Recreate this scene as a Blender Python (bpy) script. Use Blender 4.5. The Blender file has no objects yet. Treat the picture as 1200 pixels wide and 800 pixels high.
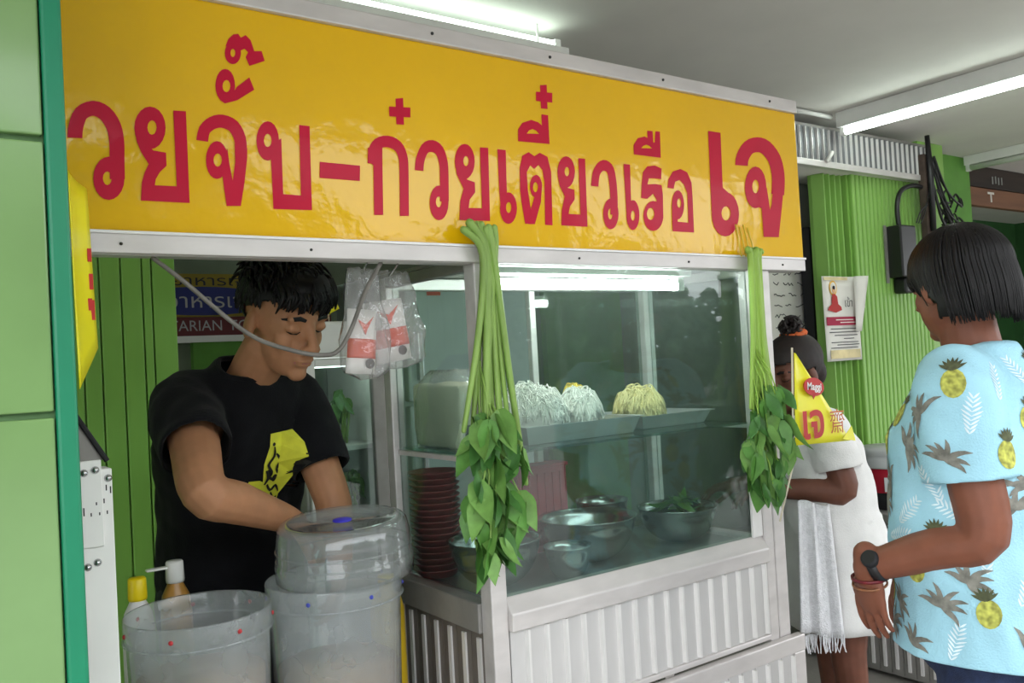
import bpy, bmesh, math, random
import numpy as np
from mathutils import Vector, Matrix, noise
from mathutils.bvhtree import BVHTree
from mathutils.geometry import tessellate_polygon

random.seed(7)
S = bpy.context.scene
C = S.collection
R = math.radians

# ------------------------------------------------------------------ camera
YAW, ROLL, PITCH, FPX, EYE = 0.618, 0.0545, 0.0233, 1018.39, 1.35
right0 = Vector((math.cos(YAW), -math.sin(YAW), 0))
fwd = Vector((math.sin(YAW)*math.cos(PITCH), math.cos(YAW)*math.cos(PITCH), math.sin(PITCH)))
up0 = right0.cross(fwd)
cr = right0*math.cos(ROLL) - up0*math.sin(ROLL)
cu = right0*math.sin(ROLL) + up0*math.cos(ROLL)
cam_data = bpy.data.cameras.new('camera')
cam_data.sensor_width = 36.0
cam_data.lens = FPX/1200*36.0
cam_data.clip_start = 0.02
cam = bpy.data.objects.new('camera', cam_data)
C.objects.link(cam)
m = Matrix((cr, cu, -fwd)).transposed().to_4x4()
m.translation = (0, 0, EYE)
cam.matrix_world = m
S.camera = cam

# ------------------------------------------------------------------ world (bright overcast sky), exposure
w = bpy.data.worlds.new('overcast_sky')
S.world = w
w.use_nodes = True
nt = w.node_tree
bg = nt.nodes['Background']
tc = nt.nodes.new('ShaderNodeTexCoord')
nz = nt.nodes.new('ShaderNodeTexNoise'); nz.inputs['Scale'].default_value = 2.2; nz.inputs['Detail'].default_value = 4
rp = nt.nodes.new('ShaderNodeValToRGB')
rp.color_ramp.elements[0].position = .3; rp.color_ramp.elements[0].color = (.80, .87, .95, 1)
rp.color_ramp.elements[1].position = .7; rp.color_ramp.elements[1].color = (1, 1, 1, 1)
nt.links.new(tc.outputs['Generated'], nz.inputs['Vector'])
nt.links.new(nz.outputs['Fac'], rp.inputs['Fac'])
nt.links.new(rp.outputs['Color'], bg.inputs['Color'])
bg.inputs['Strength'].default_value = 6.0
S.view_settings.view_transform = 'Standard'
S.view_settings.look = 'None'
S.view_settings.gamma = 1.0
S.view_settings.use_curve_mapping = False
S.view_settings.exposure = -0.2

# ------------------------------------------------------------------ materials
def lin(h):
    h = h.lstrip('#')
    v = [int(h[i:i+2], 16)/255 for i in (0, 2, 4)]
    return tuple((c/12.92 if c <= .04045 else ((c+.055)/1.055)**2.4) for c in v)
M = {}
def mat(name, col, rough=.6, metal=0., var=.12, scale=8., bump=0., bscale=60., coat=0., spec=.5, emit=None, trans=0., alpha=1., sheen=0., stretch=None, detail=4):
    """procedural principled material: colour mottled by noise, optional fine bump"""
    mt = bpy.data.materials.new(name); mt.use_nodes = True
    n = mt.node_tree.nodes; l = mt.node_tree.links
    b = n['Principled BSDF']
    c = lin(col) if isinstance(col, str) else col
    tc = n.new('ShaderNodeTexCoord')
    src = tc.outputs['Object']
    if stretch:
        mp = n.new('ShaderNodeMapping'); mp.inputs['Scale'].default_value = stretch
        l.new(src, mp.inputs['Vector']); src = mp.outputs['Vector']
    if var > 0:
        t = n.new('ShaderNodeTexNoise'); t.inputs['Scale'].default_value = scale; t.inputs['Detail'].default_value = detail
        l.new(src, t.inputs['Vector'])
        r = n.new('ShaderNodeValToRGB')
        r.color_ramp.elements[0].position = .3; r.color_ramp.elements[1].position = .7
        r.color_ramp.elements[0].color = (*[x*(1-var) for x in c], 1)
        r.color_ramp.elements[1].color = (*[min(1, x*(1+var)) for x in c], 1)
        l.new(t.outputs['Fac'], r.inputs['Fac']); l.new(r.outputs['Color'], b.inputs['Base Color'])
    else:
        b.inputs['Base Color'].default_value = (*c, 1)
    b.inputs['Roughness'].default_value = rough
    b.inputs['Metallic'].default_value = metal
    b.inputs['Specular IOR Level'].default_value = spec
    b.inputs['Coat Weight'].default_value = coat
    b.inputs['Coat Roughness'].default_value = .08
    b.inputs['Transmission Weight'].default_value = trans
    b.inputs['Alpha'].default_value = alpha
    b.inputs['Sheen Weight'].default_value = sheen
    if bump > 0:
        t2 = n.new('ShaderNodeTexNoise'); t2.inputs['Scale'].default_value = bscale; t2.inputs['Detail'].default_value = 3
        l.new(src, t2.inputs['Vector'])
        bp = n.new('ShaderNodeBump'); bp.inputs['Strength'].default_value = bump; bp.inputs['Distance'].default_value = .01
        l.new(t2.outputs['Fac'], bp.inputs['Height']); l.new(bp.outputs['Normal'], b.inputs['Normal'])
        if coat > 0: l.new(bp.outputs['Normal'], b.inputs['Coat Normal'])
    if emit:
        b.inputs['Emission Color'].default_value = (*lin(emit[0]), 1); b.inputs['Emission Strength'].default_value = emit[1]
    M[name] = mt
    return mt
def clear_mat(name, tint, opacity, rough=.05, ior=1.45, haze=None, gloss=1.0, bump=0., bscale=30.):
    """thin clear sheet: transparent, a share of diffuse haze, Fresnel reflection on top"""
    mt = bpy.data.materials.new(name); mt.use_nodes = True
    n = mt.node_tree.nodes; l = mt.node_tree.links
    n.remove(n['Principled BSDF'])
    out = n['Material Output']
    tr = n.new('ShaderNodeBsdfTransparent'); tr.inputs['Color'].default_value = (*lin(tint), 1)
    df = n.new('ShaderNodeBsdfDiffuse'); df.inputs['Color'].default_value = (*lin(haze or tint), 1)
    tl = n.new('ShaderNodeBsdfTranslucent'); tl.inputs['Color'].default_value = (*lin(haze or tint), 1)
    ad = n.new('ShaderNodeMixShader'); ad.inputs[0].default_value = .5
    l.new(df.outputs[0], ad.inputs[1]); l.new(tl.outputs[0], ad.inputs[2])
    m1 = n.new('ShaderNodeMixShader')
    tc = n.new('ShaderNodeTexCoord')
    t = n.new('ShaderNodeTexNoise'); t.inputs['Scale'].default_value = 14; t.inputs['Detail'].default_value = 3
    l.new(tc.outputs['Object'], t.inputs['Vector'])
    mr = n.new('ShaderNodeMapRange'); mr.inputs['To Min'].default_value = opacity*.75; mr.inputs['To Max'].default_value = min(1, opacity*1.25)
    l.new(t.outputs['Fac'], mr.inputs['Value']); l.new(mr.outputs['Result'], m1.inputs[0])
    l.new(tr.outputs[0], m1.inputs[1]); l.new(ad.outputs[0], m1.inputs[2])
    gl = n.new('ShaderNodeBsdfGlossy'); gl.inputs['Roughness'].default_value = rough
    fr = n.new('ShaderNodeLayerWeight'); fr.inputs['Blend'].default_value = .5      # Schlick reflectance, same from both sides
    pw = n.new('ShaderNodeMath'); pw.operation = 'POWER'; pw.inputs[1].default_value = 5.0
    l.new(fr.outputs['Facing'], pw.inputs[0])
    f0 = ((ior-1)/(ior+1))**2
    ma = n.new('ShaderNodeMath'); ma.operation = 'MULTIPLY_ADD'; ma.inputs[1].default_value = 1-f0; ma.inputs[2].default_value = f0
    l.new(pw.outputs[0], ma.inputs[0])
    mu = n.new('ShaderNodeMath'); mu.operation = 'MULTIPLY'; mu.inputs[1].default_value = gloss; mu.use_clamp = True
    l.new(ma.outputs[0], mu.inputs[0])
    m2 = n.new('ShaderNodeMixShader'); l.new(mu.outputs[0], m2.inputs[0])
    l.new(m1.outputs[0], m2.inputs[1]); l.new(gl.outputs[0], m2.inputs[2])
    l.new(m2.outputs[0], out.inputs['Surface'])
    if bump > 0:
        t2 = n.new('ShaderNodeTexNoise'); t2.inputs['Scale'].default_value = bscale
        l.new(tc.outputs['Object'], t2.inputs['Vector'])
        bp = n.new('ShaderNodeBump'); bp.inputs['Strength'].default_value = bump; bp.inputs['Distance'].default_value = .01
        l.new(t2.outputs['Fac'], bp.inputs['Height']); l.new(bp.outputs['Normal'], gl.inputs['Normal']); l.new(bp.outputs['Normal'], fr.inputs['Normal'])
    M[name] = mt
    return mt
def emit_mat(name, col, strength):
    mt = bpy.data.materials.new(name); mt.use_nodes = True
    n = mt.node_tree.nodes; l = mt.node_tree.links
    n.remove(n['Principled BSDF'])
    e = n.new('ShaderNodeEmission'); e.inputs['Color'].default_value = (*lin(col), 1); e.inputs['Strength'].default_value = strength
    l.new(e.outputs[0], n['Material Output'].inputs['Surface'])
    M[name] = mt
    return mt

mat('tile_green', '#789C60', .22, var=.08, scale=5, coat=.3)
mat('grout', '#5d7d52', .9, var=.15, scale=40)
mat('teal_trim', '#0C7F5A', .4, var=.06)
mat('plank_green', '#7FB44C', .5, var=.10, scale=6, stretch=(1, 1, .25))
mat('gate_green', '#86B556', .45, var=.12, scale=7, stretch=(1, 1, .3))
mat('wall_green', '#62993F', .7, var=.10)
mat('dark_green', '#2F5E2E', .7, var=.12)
mat('ceiling', '#DCD8D2', .8, var=.05, scale=3)
mat('concrete', '#8F8B84', .85, var=.18, scale=5, bump=.2)
mat('asphalt', '#8a8986', .9, var=.15, scale=3, bump=.2)
mat('grey_wall', '#9A9C98', .8, var=.08)
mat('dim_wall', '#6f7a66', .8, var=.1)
mat('sign_yellow', '#EBB800', .45, var=.05, scale=3, bump=.13, bscale=18, coat=.65, spec=.15)
mat('sign_red', '#C60F38', .45, var=.04, bump=.06, bscale=14, coat=.08, spec=.2)
mat('aluminium', '#CFCAC8', .42, .35, var=.10, scale=22, stretch=(.3, 1, 1))
mat('aluminium_slat', '#C9C7C6', .42, .30, var=.10, scale=9, stretch=(1, 1, .2))
mat('aluminium_dull', '#8d8a86', .5, .3, var=.15, scale=12)
mat('ridge', '#E2E0DE', .35, .3, var=.05)
mat('steel', '#B9BBBC', .22, .95, var=.10, scale=10)
mat('steel_matte', '#B4B6B7', .45, .6, var=.10, scale=10)
mat('black', '#15151a', .7, var=.15)
mat('black_plastic', '#1c1b1d', .4, var=.15)
mat('white_paint', '#E6E6E2', .5, var=.05)
mat('wire_grey', '#6c6862', .6, var=.25, scale=30)
emit_mat('tube_light', '#EFFFF5', 24.0)
emit_mat('dim_tube_light', '#E6FFF0', 9.0)
mat('valance_slat', '#6C6D70', .45, .4, var=.15, scale=9)
emit_mat('case_light', '#FBFFFD', 44.0)
clear_mat('glass', '#E9F3EF', .03, .02, 1.5, haze='#c8d4d0', gloss=1.15)
clear_mat('glass_shelf', '#D7EBE2', .06, .03, 1.5, haze='#a8c8bc')
clear_mat('tub_plastic', '#F2F4F4', .25, .12, 1.45, haze='#EEF2F5')
clear_mat('lid_plastic', '#F4F6F6', .15, .06, 1.45, haze='#EEF1F2', gloss=1.3)
clear_mat('bag_film', '#F8F8F8', .24, .08, 1.45, haze='#e8e8e8', gloss=1.7, bump=.6, bscale=45)

# ------------------------------------------------------------------ mesh building
class MB:
    def __init__(s): s.v = []; s.f = []
    def box(s, a, b):
        x0, y0, z0 = a; x1, y1, z1 = b
        o = len(s.v)
        s.v += [(x0,y0,z0),(x1,y0,z0),(x1,y1,z0),(x0,y1,z0),(x0,y0,z1),(x1,y0,z1),(x1,y1,z1),(x0,y1,z1)]
        s.f += [tuple(o+i for i in q) for q in ((0,3,2,1),(4,5,6,7),(0,1,5,4),(1,2,6,5),(2,3,7,6),(3,0,4,7))]
        return s
    def prism(s, poly, a, b):
        """poly: list of 3-vectors (flat outline), extruded from offset a to offset b (vectors)"""
        a = Vector(a); b = Vector(b); n = len(poly); o = len(s.v)
        s.v += [tuple(Vector(p)+a) for p in poly] + [tuple(Vector(p)+b) for p in poly]
        s.f += [tuple(o+i for i in range(n)), tuple(o+n+i for i in reversed(range(n)))]
        s.f += [(o+i, o+n+i, o+n+(i+1) % n, o+(i+1) % n) for i in range(n)]
        return s
    def loft(s, rings, cap=True, closed=True):
        o = len(s.v); n = len(rings[0])
        for r in rings: s.v += [tuple(p) for p in r]
        for k in range(len(rings)-1):
            for i in range(n if closed else n-1):
                j = (i+1) % n
                s.f.append((o+k*n+i, o+k*n+j, o+(k+1)*n+j, o+(k+1)*n+i))
        if cap:
            s.f.append(tuple(o+i for i in reversed(range(n))))
            s.f.append(tuple(o+(len(rings)-1)*n+i for i in range(n)))
        return s
    def lathe(s, prof, c=(0,0,0), n=32, mtx=None):
        """prof: (radius, z) pairs, revolved about z at c"""
        rings = []
        for r, z in prof:
            ring = [Vector((r*math.cos(2*math.pi*i/n), r*math.sin(2*math.pi*i/n), z)) for i in range(n)]
            if mtx: ring = [mtx @ p for p in ring]
            rings.append([p+Vector(c) for p in ring])
        return s.loft(rings, cap=False)
    def tube(s, pts, rad, n=8, roundcap=False, cap=True):
        pts = [Vector(p) for p in pts]
        rad = list(rad) if hasattr(rad, '__len__') else [rad]*len(pts)
        if roundcap:
            t0 = (pts[0]-pts[1]).normalized(); t1 = (pts[-1]-pts[-2]).normalized()
            A, B, ra, rb = pts[0], pts[-1], rad[0], rad[-1]
            pre = [(A+t0*ra*math.sin(R(q)), ra*math.cos(R(q))) for q in (82, 55, 28)]
            post = [(B+t1*rb*math.sin(R(q)), rb*math.cos(R(q))) for q in (28, 55, 82)]
            pts = [p for p, _ in pre]+pts+[p for p, _ in post]
            rad = [r for _, r in pre]+rad+[r for _, r in post]
        rings = []; u = None
        for i, p in enumerate(pts):
            t = (pts[min(i+1, len(pts)-1)]-pts[max(i-1, 0)])
            t = t.normalized() if t.length > 1e-9 else Vector((0,0,1))
            if u is None:
                u = t.cross(Vector((.31,.17,.93)))
                if u.length < .1: u = t.cross(Vector((1,0,0)))
            u = (u - t*u.dot(t)).normalized(); v = t.cross(u)
            rings.append([p+(u*math.cos(2*math.pi*k/n)+v*math.sin(2*math.pi*k/n))*rad[i] for k in range(n)])
        return s.loft(rings, cap=cap)
    def ell(s, c, r, mtx=None, nu=16, nv=10):
        c = Vector(c); rings = []
        for j in range(nv+1):
            th = math.pi*(j+.0)/nv; th = min(max(th, .04), math.pi-.04)
            ring = []
            for i in range(nu):
                ph = 2*math.pi*i/nu
                p = Vector((r[0]*math.sin(th)*math.cos(ph), r[1]*math.sin(th)*math.sin(ph), -r[2]*math.cos(th)))
                if mtx: p = mtx @ p
                ring.append(c+p)
            rings.append(ring)
        return s.loft(rings)
    def mesh(s, name, smooth=False):
        me = bpy.data.meshes.new(name); me.from_pydata(s.v, [], s.f); me.validate()
        bm = bmesh.new(); bm.from_mesh(me); bmesh.ops.recalc_face_normals(bm, faces=bm.faces); bm.to_mesh(me); bm.free()
        if smooth: me.polygons.foreach_set('use_smooth', [True]*len(me.polygons))
        return me
    def build(s, name, material, parent=None, smooth=False, bevel=0., origin=None, solid=0.):
        me = s.mesh(name, smooth)
        return link(name, me, material, parent, bevel, solid, origin)
def link(name, me, material=None, parent=None, bevel=0., solid=0., origin=None):
    o = bpy.data.objects.new(name, me); C.objects.link(o)
    if material is not None:
        me.materials.clear(); me.materials.append(M[material] if isinstance(material, str) else material)
    if origin is not None:
        me.transform(Matrix.Translation(-Vector(origin))); o.location = origin
    if parent is not None: o.parent = parent; o.matrix_parent_inverse = parent.matrix_basis.inverted()
    if bevel:
        b = o.modifiers.new('bevel', 'BEVEL'); b.width = bevel; b.segments = 2; b.limit_method = 'ANGLE'
    if solid:
        b = o.modifiers.new('solid', 'SOLIDIFY'); b.thickness = solid; b.offset = 0
    return o
def tag(o, label, cat, group=None, kind=None):
    o['label'] = label; o['category'] = cat
    if group: o['group'] = group
    if kind: o['kind'] = kind
    return o
def thing(name, label, cat, loc=(0,0,0), group=None):
    o = bpy.data.objects.new(name, None); C.objects.link(o); o.location = loc; o.empty_display_size = .05
    return tag(o, label, cat, group)
def struct(o): o['kind'] = 'structure'; return o
def shared(name, me, parent, mtx=None, loc=None):
    """another object on shared mesh data, parented"""
    o = bpy.data.objects.new(name, me); C.objects.link(o)
    if parent is not None: o.parent = parent; o.matrix_parent_inverse = parent.matrix_basis.inverted()
    if mtx is not None: o.matrix_basis = mtx
    if loc is not None: o.location = loc
    return o
def crom(pts, k=6, closed=False):
    """Catmull-Rom through points"""
    pts = [Vector(p) for p in pts]; n = len(pts); out = []
    for i in range(n if closed else n-1):
        if closed: a, b, c, d = pts[(i-1) % n], pts[i], pts[(i+1) % n], pts[(i+2) % n]
        else: a, b, c, d = pts[max(i-1, 0)], pts[i], pts[i+1], pts[min(i+2, n-1)]
        for q in range(k):
            t = q/k
            out.append(.5*((2*b)+(c-a)*t+(2*a-5*b+4*c-d)*t*t+(3*b-a-3*c+d)*t**3))
    if not closed: out.append(pts[-1])
    return out
def remesh(name, mb, voxel, smooth=4):
    me = mb.mesh(name)
    o = bpy.data.objects.new('tmp_'+name, me); C.objects.link(o)
    r = o.modifiers.new('r', 'REMESH'); r.mode = 'VOXEL'; r.voxel_size = voxel; r.use_smooth_shade = True
    if smooth:
        s = o.modifiers.new('s', 'SMOOTH'); s.factor = .5; s.iterations = smooth
    dg = bpy.context.evaluated_depsgraph_get()
    res = bpy.data.meshes.new_from_object(o.evaluated_get(dg))
    res.name = name
    bpy.data.objects.remove(o); bpy.data.meshes.remove(me)
    return res
def vget(me):
    a = np.empty(len(me.vertices)*3); me.vertices.foreach_get('co', a); return a.reshape(-1, 3)
def vset(me, a):
    me.vertices.foreach_set('co', np.ascontiguousarray(a).ravel()); me.update()
def vnorm(me):
    a = np.empty(len(me.vertices)*3); me.vertices.foreach_get('normal', a); return a.reshape(-1, 3)
def cut(me, tests):
    """delete vertices for which any test(co)->True"""
    bm = bmesh.new(); bm.from_mesh(me)
    dead = [v for v in bm.verts if any(t(v.co) for t in tests)]
    bmesh.ops.delete(bm, geom=dead, context='VERTS'); bm.to_mesh(me); bm.free()
    me.polygons.foreach_set('use_smooth', [True]*len(me.polygons))
def trim(me, planes):
    """cut cleanly along planes: (point, normal, region test); what lies beyond a plane inside its region goes"""
    bm = bmesh.new(); bm.from_mesh(me)
    for p, n, reg in planes:
        p = Vector(p); n = Vector(n)
        fs = [f for f in bm.faces if reg(f.calc_center_median())]
        es = {e for f in fs for e in f.edges}; vs = {v for f in fs for v in f.verts}
        bmesh.ops.bisect_plane(bm, geom=list(vs)+list(es)+fs, plane_co=p, plane_no=n, dist=1e-5)
        dead = [f for f in bm.faces if reg(f.calc_center_median()) and (f.calc_center_median()-p).dot(n) > 0]
        bmesh.ops.delete(bm, geom=dead, context='FACES')
    bm.to_mesh(me); bm.free()
    me.polygons.foreach_set('use_smooth', [True]*len(me.polygons))
def seg_dist(p, a, b):
    t = max(0., min(1.5, (p-a).dot(b-a)/(b-a).length_squared)); return (p-(a+(b-a)*t)).length
def textmesh(body, size, bold=.0):
    cu = bpy.data.curves.new('txt', 'FONT'); cu.body = body; cu.size = size; cu.offset = bold
    cu.align_x = 'CENTER'; cu.align_y = 'CENTER'; cu.resolution_u = 3
    o = bpy.data.objects.new('txt', cu); C.objects.link(o)
    dg = bpy.context.evaluated_depsgraph_get()
    me = bpy.data.meshes.new_from_object(o.evaluated_get(dg))
    bpy.data.objects.remove(o); bpy.data.curves.remove(cu)
    return me
def text_on(name, body, size, origin, xdir, ydir, material, parent, sx=1., off=.0015, bold=.0):
    me = textmesh(body, size, bold)
    x = Vector(xdir).normalized(); y = Vector(ydir).normalized(); z = x.cross(y)
    mm = Matrix((x*sx, y, z)).transposed().to_4x4(); mm.translation = Vector(origin)+z*off
    me.transform(mm)
    return link(name, me, material, parent)

# ================================================================== the setting
Y0 = 1.495            # plane of the cart's front
CEIL = 2.42
struct(MB().box((-8, -1.2, -.1), (12, 7, 0)).build('floor', 'concrete'))
struct(MB().box((-60, -60, -.25), (60, -1.2, -.1)).build('street_ground', 'asphalt'))
struct(MB().box((-8, -.75, CEIL), (12, 7, CEIL+.2)).build('ceiling', 'ceiling'))
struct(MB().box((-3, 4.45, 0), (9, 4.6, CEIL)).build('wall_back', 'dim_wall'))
struct(MB().box((-3.1, 1.3, 0), (-3, 4.6, CEIL)).build('wall_left', 'wall_green'))
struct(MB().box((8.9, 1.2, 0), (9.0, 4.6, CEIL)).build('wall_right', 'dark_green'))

# green tiled pillar at the left edge
pil = struct(MB().box((-.62, 1.212, 0), (.160, 1.40, CEIL)).build('pillar_left', 'grout'))
tw, th = .36, .342
for r in range(8):
    z0 = -.052 + r*th
    for c in range(3):
        x1 = .158 - c*tw*.7; x0 = max(x1-tw*.7+.004, -.62)
        MB().box((x0, 1.200, max(.0, z0+.004)), (x1, 1.214, min(CEIL, z0+th-.004))).build('tile', 'tile_green', pil, bevel=.0025)
MB().box((.160, 1.196, 0), (.184, 1.40, CEIL)).build('corner_trim', 'teal_trim', pil, bevel=.004)

# green plank door behind the cook
door = struct(MB().box((-.35, 2.56, 0), (.655, 2.60, 2.2)).build('door_1', 'plank_green'))
xs = [.655, .59, .565, .51, .455, .41, .355, .30, .245, .19, .13, .07, .01, -.05, -.11, -.17, -.23, -.29, -.35]
for a, b in zip(xs[1:], xs[:-1]):
    MB().box((a+.002, 2.545, .02), (b-.002, 2.562, 2.2)).build('plank', 'plank_green', door, bevel=.003)
struct(MB().box((-.40, 2.54, 2.2), (.70, 2.62, CEIL)).build('trim_1', 'wall_green'))

# green folding shutter and flat panel, right of the cart
sh = struct(MB().box((3.80, 2.47, 0), (4.52, 2.52, 2.30)).build('door_2', 'gate_green'))
n = 19; pitch = .68/n
slatm = MB().box((-pitch*.5+.004, -.012, 0), (pitch*.5-.004, .012, 2.28)).mesh('slat'); slatm.materials.append(M['gate_green'])
for i in range(n):
    o = shared('slat', slatm, sh, loc=(3.81+pitch*(i+.5), 2.46, .01))
    b = o.modifiers.new('b', 'BEVEL'); b.width = .007; b.segments = 2
struct(MB().box((4.525, 2.50, 0), (4.78, 2.55, CEIL)).build('wall_middle', 'gate_green', bevel=.004))
struct(MB().box((4.99, 2.62, 0), (5.30, 2.68, CEIL)).build('wall_corner', 'wall_green'))
# the accordion-folded gate in the shade of the valance
fg = struct(MB().box((3.630, 2.545, 0), (3.80, 2.565, 2.17)).build('door_3', 'gate_green'))
for i in range(4):
    x = 3.622+i*.0445
    mb = MB(); mb.prism([(x, 2.545, 0), (x+.018, 2.485, 0), (x+.026, 2.485, 0), (x+.043, 2.545, 0)], (0, 0, .01), (0, 0, 2.17)); mb.build('fold', 'gate_green', fg, bevel=.003)
struct(MB().box((3.30, 2.42, 2.17), (4.5, 2.70, 2.20)).build('soffit', 'ceiling'))
struct(MB().box((3.30, 2.70, 0), (4.6, 2.75, CEIL)).build('wall_inner', 'grey_wall'))
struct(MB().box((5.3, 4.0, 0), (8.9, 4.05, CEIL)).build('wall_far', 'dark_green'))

# ================================================================== the noodle cart
cart = thing('noodle_cart', 'aluminium noodle cart with glass showcase and ribbed lower panels', 'food cart', (1.2, 1.7, 0))
def bx(name, a, b, m='aluminium', parent=cart, bevel=.003): return MB().box(a, b).build(name, m, parent, bevel=bevel)
XC, XR, YB = .976, 1.874, 1.925
# posts
bx('post', (XC, Y0, 0), (1.016, Y0+.04, 1.56))
bx('post', (XR-.035, Y0, 0), (XR, Y0+.04, 1.56))
bx('post', (XR+.005, Y0+.002, 0), (XR+.05, Y0+.04, 1.56))
bx('post', (XC, YB-.035, 0), (XC+.035, YB, 1.56))
bx('post', (XR-.04, YB-.035, 0), (XR, YB, 1.56))
bx('post', (1.42, YB-.02, .84), (1.44, YB, 1.56))
bx('post', (.18, Y0+.05, 0), (.215, Y0+.085, 1.56))
bx('post', (.18, YB-.035, 0), (.215, YB, 1.56))
lp = bx('end_post', (.222, Y0-.012, 0), (.272, Y0+.04, 1.218), 'white_paint', bevel=.002)
bx('bracket', (.222, Y0-.018, 1.10), (.256, Y0-.012, 1.233), 'white_paint', lp, .001)
for x, z in ((.231, 1.215), (.247, 1.218), (.266, 1.203), (.232, 1.07), (.246, 1.075)):
    mtx = Matrix.Rotation(R(90), 3, 'X')
    MB().lathe([(.0001, .004), (.004, .003), (.006, 0), (.006, -.004)], (x, Y0-(.0195 if x < .257 and z > 1.1 else .013), z), 12, mtx).build('screw', 'steel', lp, True)
# top frame of the showcase
bx('top_rail', (.18, Y0+.003, 1.556), (2.06, Y0+.04, 1.590))
bx('top_rail', (XC, YB-.03, 1.54), (XR, YB, 1.57))
bx('top_rail', (XC, Y0+.04, 1.545), (XC+.025, YB-.03, 1.57), 'aluminium_dull')
bx('top_rail', (XR-.03, Y0+.04, 1.545), (XR, YB-.03, 1.57))
bx('top_panel', (XC+.005, Y0+.04, 1.572), (XR, YB, 1.580), 'aluminium_dull', bevel=0)
# glass
def sheet(name, a, b, m='glass', parent=cart): return MB().box(a, b).build(name, m, parent)
sheet('front_glass', (1.016, Y0+.012, .862), (XR-.035, Y0+.016, 1.556))
sheet('side_glass', (XC+.016, Y0+.04, .862), (XC+.020, YB-.035, 1.545))
sheet('side_glass', (XR-.020, Y0+.04, .862), (XR-.016, YB-.035, 1.545))
sheet('rear_glass', (1.44, YB-.014, .86), (XR-.04, YB-.010, 1.54))
sheet('glass_shelf', (XC+.025, Y0+.035, 1.152), (XR-.03, YB-.03, 1.158), 'glass_shelf')
bx('shelf_bracket', (XC+.012, Y0+.04, 1.140), (XC+.03, YB-.03, 1.151), 'aluminium', bevel=.001)
bx('shelf_bracket', (XR-.03, Y0+.04, 1.140), (XR-.012, YB-.03, 1.151), 'aluminium', bevel=.001)
bx('glazing_bar', (XR-.075, Y0+.004, .86), (XR-.037, Y0+.011, 1.00), 'ridge', bevel=.001)
# deck, ledge
bx('deck', (XC+.01, Y0+.03, .828), (XR, YB, .840), 'steel_matte')
mb = MB(); mb.prism([(1.016, Y0-.014, .794), (1.016, Y0-.014, .830), (1.016, Y0+.012, .862), (1.016, Y0+.034, .862), (1.016, Y0+.034, .794)], (0, 0, 0), (XR-.036-1.016, 0, 0)); mb.build('ledge', 'aluminium', cart, bevel=.003)
bx('side_ledge', (XC-.008, Y0+.04, .790), (XC+.03, YB-.035, .852), 'aluminium_dull')
bx('side_ledge', (XR-.03, Y0+.04, .790), (XR+.006, YB-.035, .852))
# ribbed front panel: every slat its own board with a raised ridge
def ribbed(x0, x1, z0, z1, n, y):
    p = (x1-x0)/n
    sm = MB().box((0, y, z0), (p-.0025, y+.008, z1)).mesh('slat'); sm.materials.append(M['aluminium_slat'])
    mb = MB(); mb.prism([(p-.014, y, z0), (p-.0105, y-.009, z0), (p-.005, y-.009, z0), (p-.0028, y, z0)], (0, 0, .004), (0, 0, z1-z0-.004))
    rm = mb.mesh('ridge'); rm.materials.append(M['ridge'])
    for i in range(n):
        s = shared('slat', sm, cart, loc=(x0+i*p, 0, 0)); s.matrix_parent_inverse = cart.matrix_basis.inverted()
        q = shared('ridge', rm, s); q.matrix_parent_inverse = Matrix()
ribbed(1.02, XR-.037, .605, .794, 16, Y0+.004)
bx('panel_rail', (1.016, Y0-.004, .592), (XR-.036, Y0+.03, .606))
bx('panel_rail', (1.016, Y0-.024, .545), (XR+.075, Y0+.0, .588))
ribbed(1.03, XR+.03, .30, .545, 17, Y0-.018)
bx('panel_rail', (1.016, Y0-.03, .26), (XR+.09, Y0+.0, .30))
bx('panel_stile', (XR+.03, Y0-.022, .30), (XR+.075, Y0+.0, .545))
bx('bottom_board', (.2, Y0, .12), (XR+.05, YB, .15), 'aluminium_dull')
# ribbed side panel facing the open bay
n = 6; p = (YB-.035-Y0-.04)/n
mat('side_slat', '#6F6861', .55, .2, var=.12); sm = MB().box((XC+.008, 0, .30), (XC+.014, p-.0025, .790)).mesh('slat'); sm.materials.append(M['side_slat'])
rm = MB().box((XC+.003, p*.30, .32), (XC+.009, p*.30+.013, .775)).mesh('ridge'); rm.materials.append(M['ridge'])
for i in range(n):
    s = shared('slat', sm, cart, loc=(0, Y0+.04+i*p, 0)); s.matrix_parent_inverse = cart.matrix_basis.inverted()
    shared('ridge', rm, s).matrix_parent_inverse = Matrix()
# open bay on the left: worktop with rails, end glass
bx('bay_worktop', (.19, Y0+.0, .575), (XC, YB, .600), 'steel_matte')
bx('bay_rail', (.272, Y0-.004, .53), (XC, Y0+.03, .575))
MB().prism([(.205, 1.56, 1.226), (.277, 1.56, 1.226), (.236, 1.56, 1.297), (.205, 1.56, 1.34)], (0, 0, 0), (0, .006, 0)).build('end_panel', 'aluminium_dull', cart)
MB().tube([(.279, 1.557, 1.224), (.236, 1.557, 1.300), (.205, 1.557, 1.352)], .0045, 8).build('end_edge', 'black', cart)
for x, z, l_ in ((.228, 1.155, .014), (.238, 1.150, .006), (.246, 1.166, .005), (.258, 1.168, .008), (.250, 1.150, .005), (.262, 1.150, .006), (.262, 1.188, .010), (.268, 1.184, .012)):
    MB().box((x, Y0-.0185 if z > 1.1 and x < .256 else Y0-.0125, z-l_*.4), (x+.0018, Y0-.0180 if z > 1.1 and x < .256 else Y0-.0120, z+l_*.5)).build('ink_smudge', 'black', lp)
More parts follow.
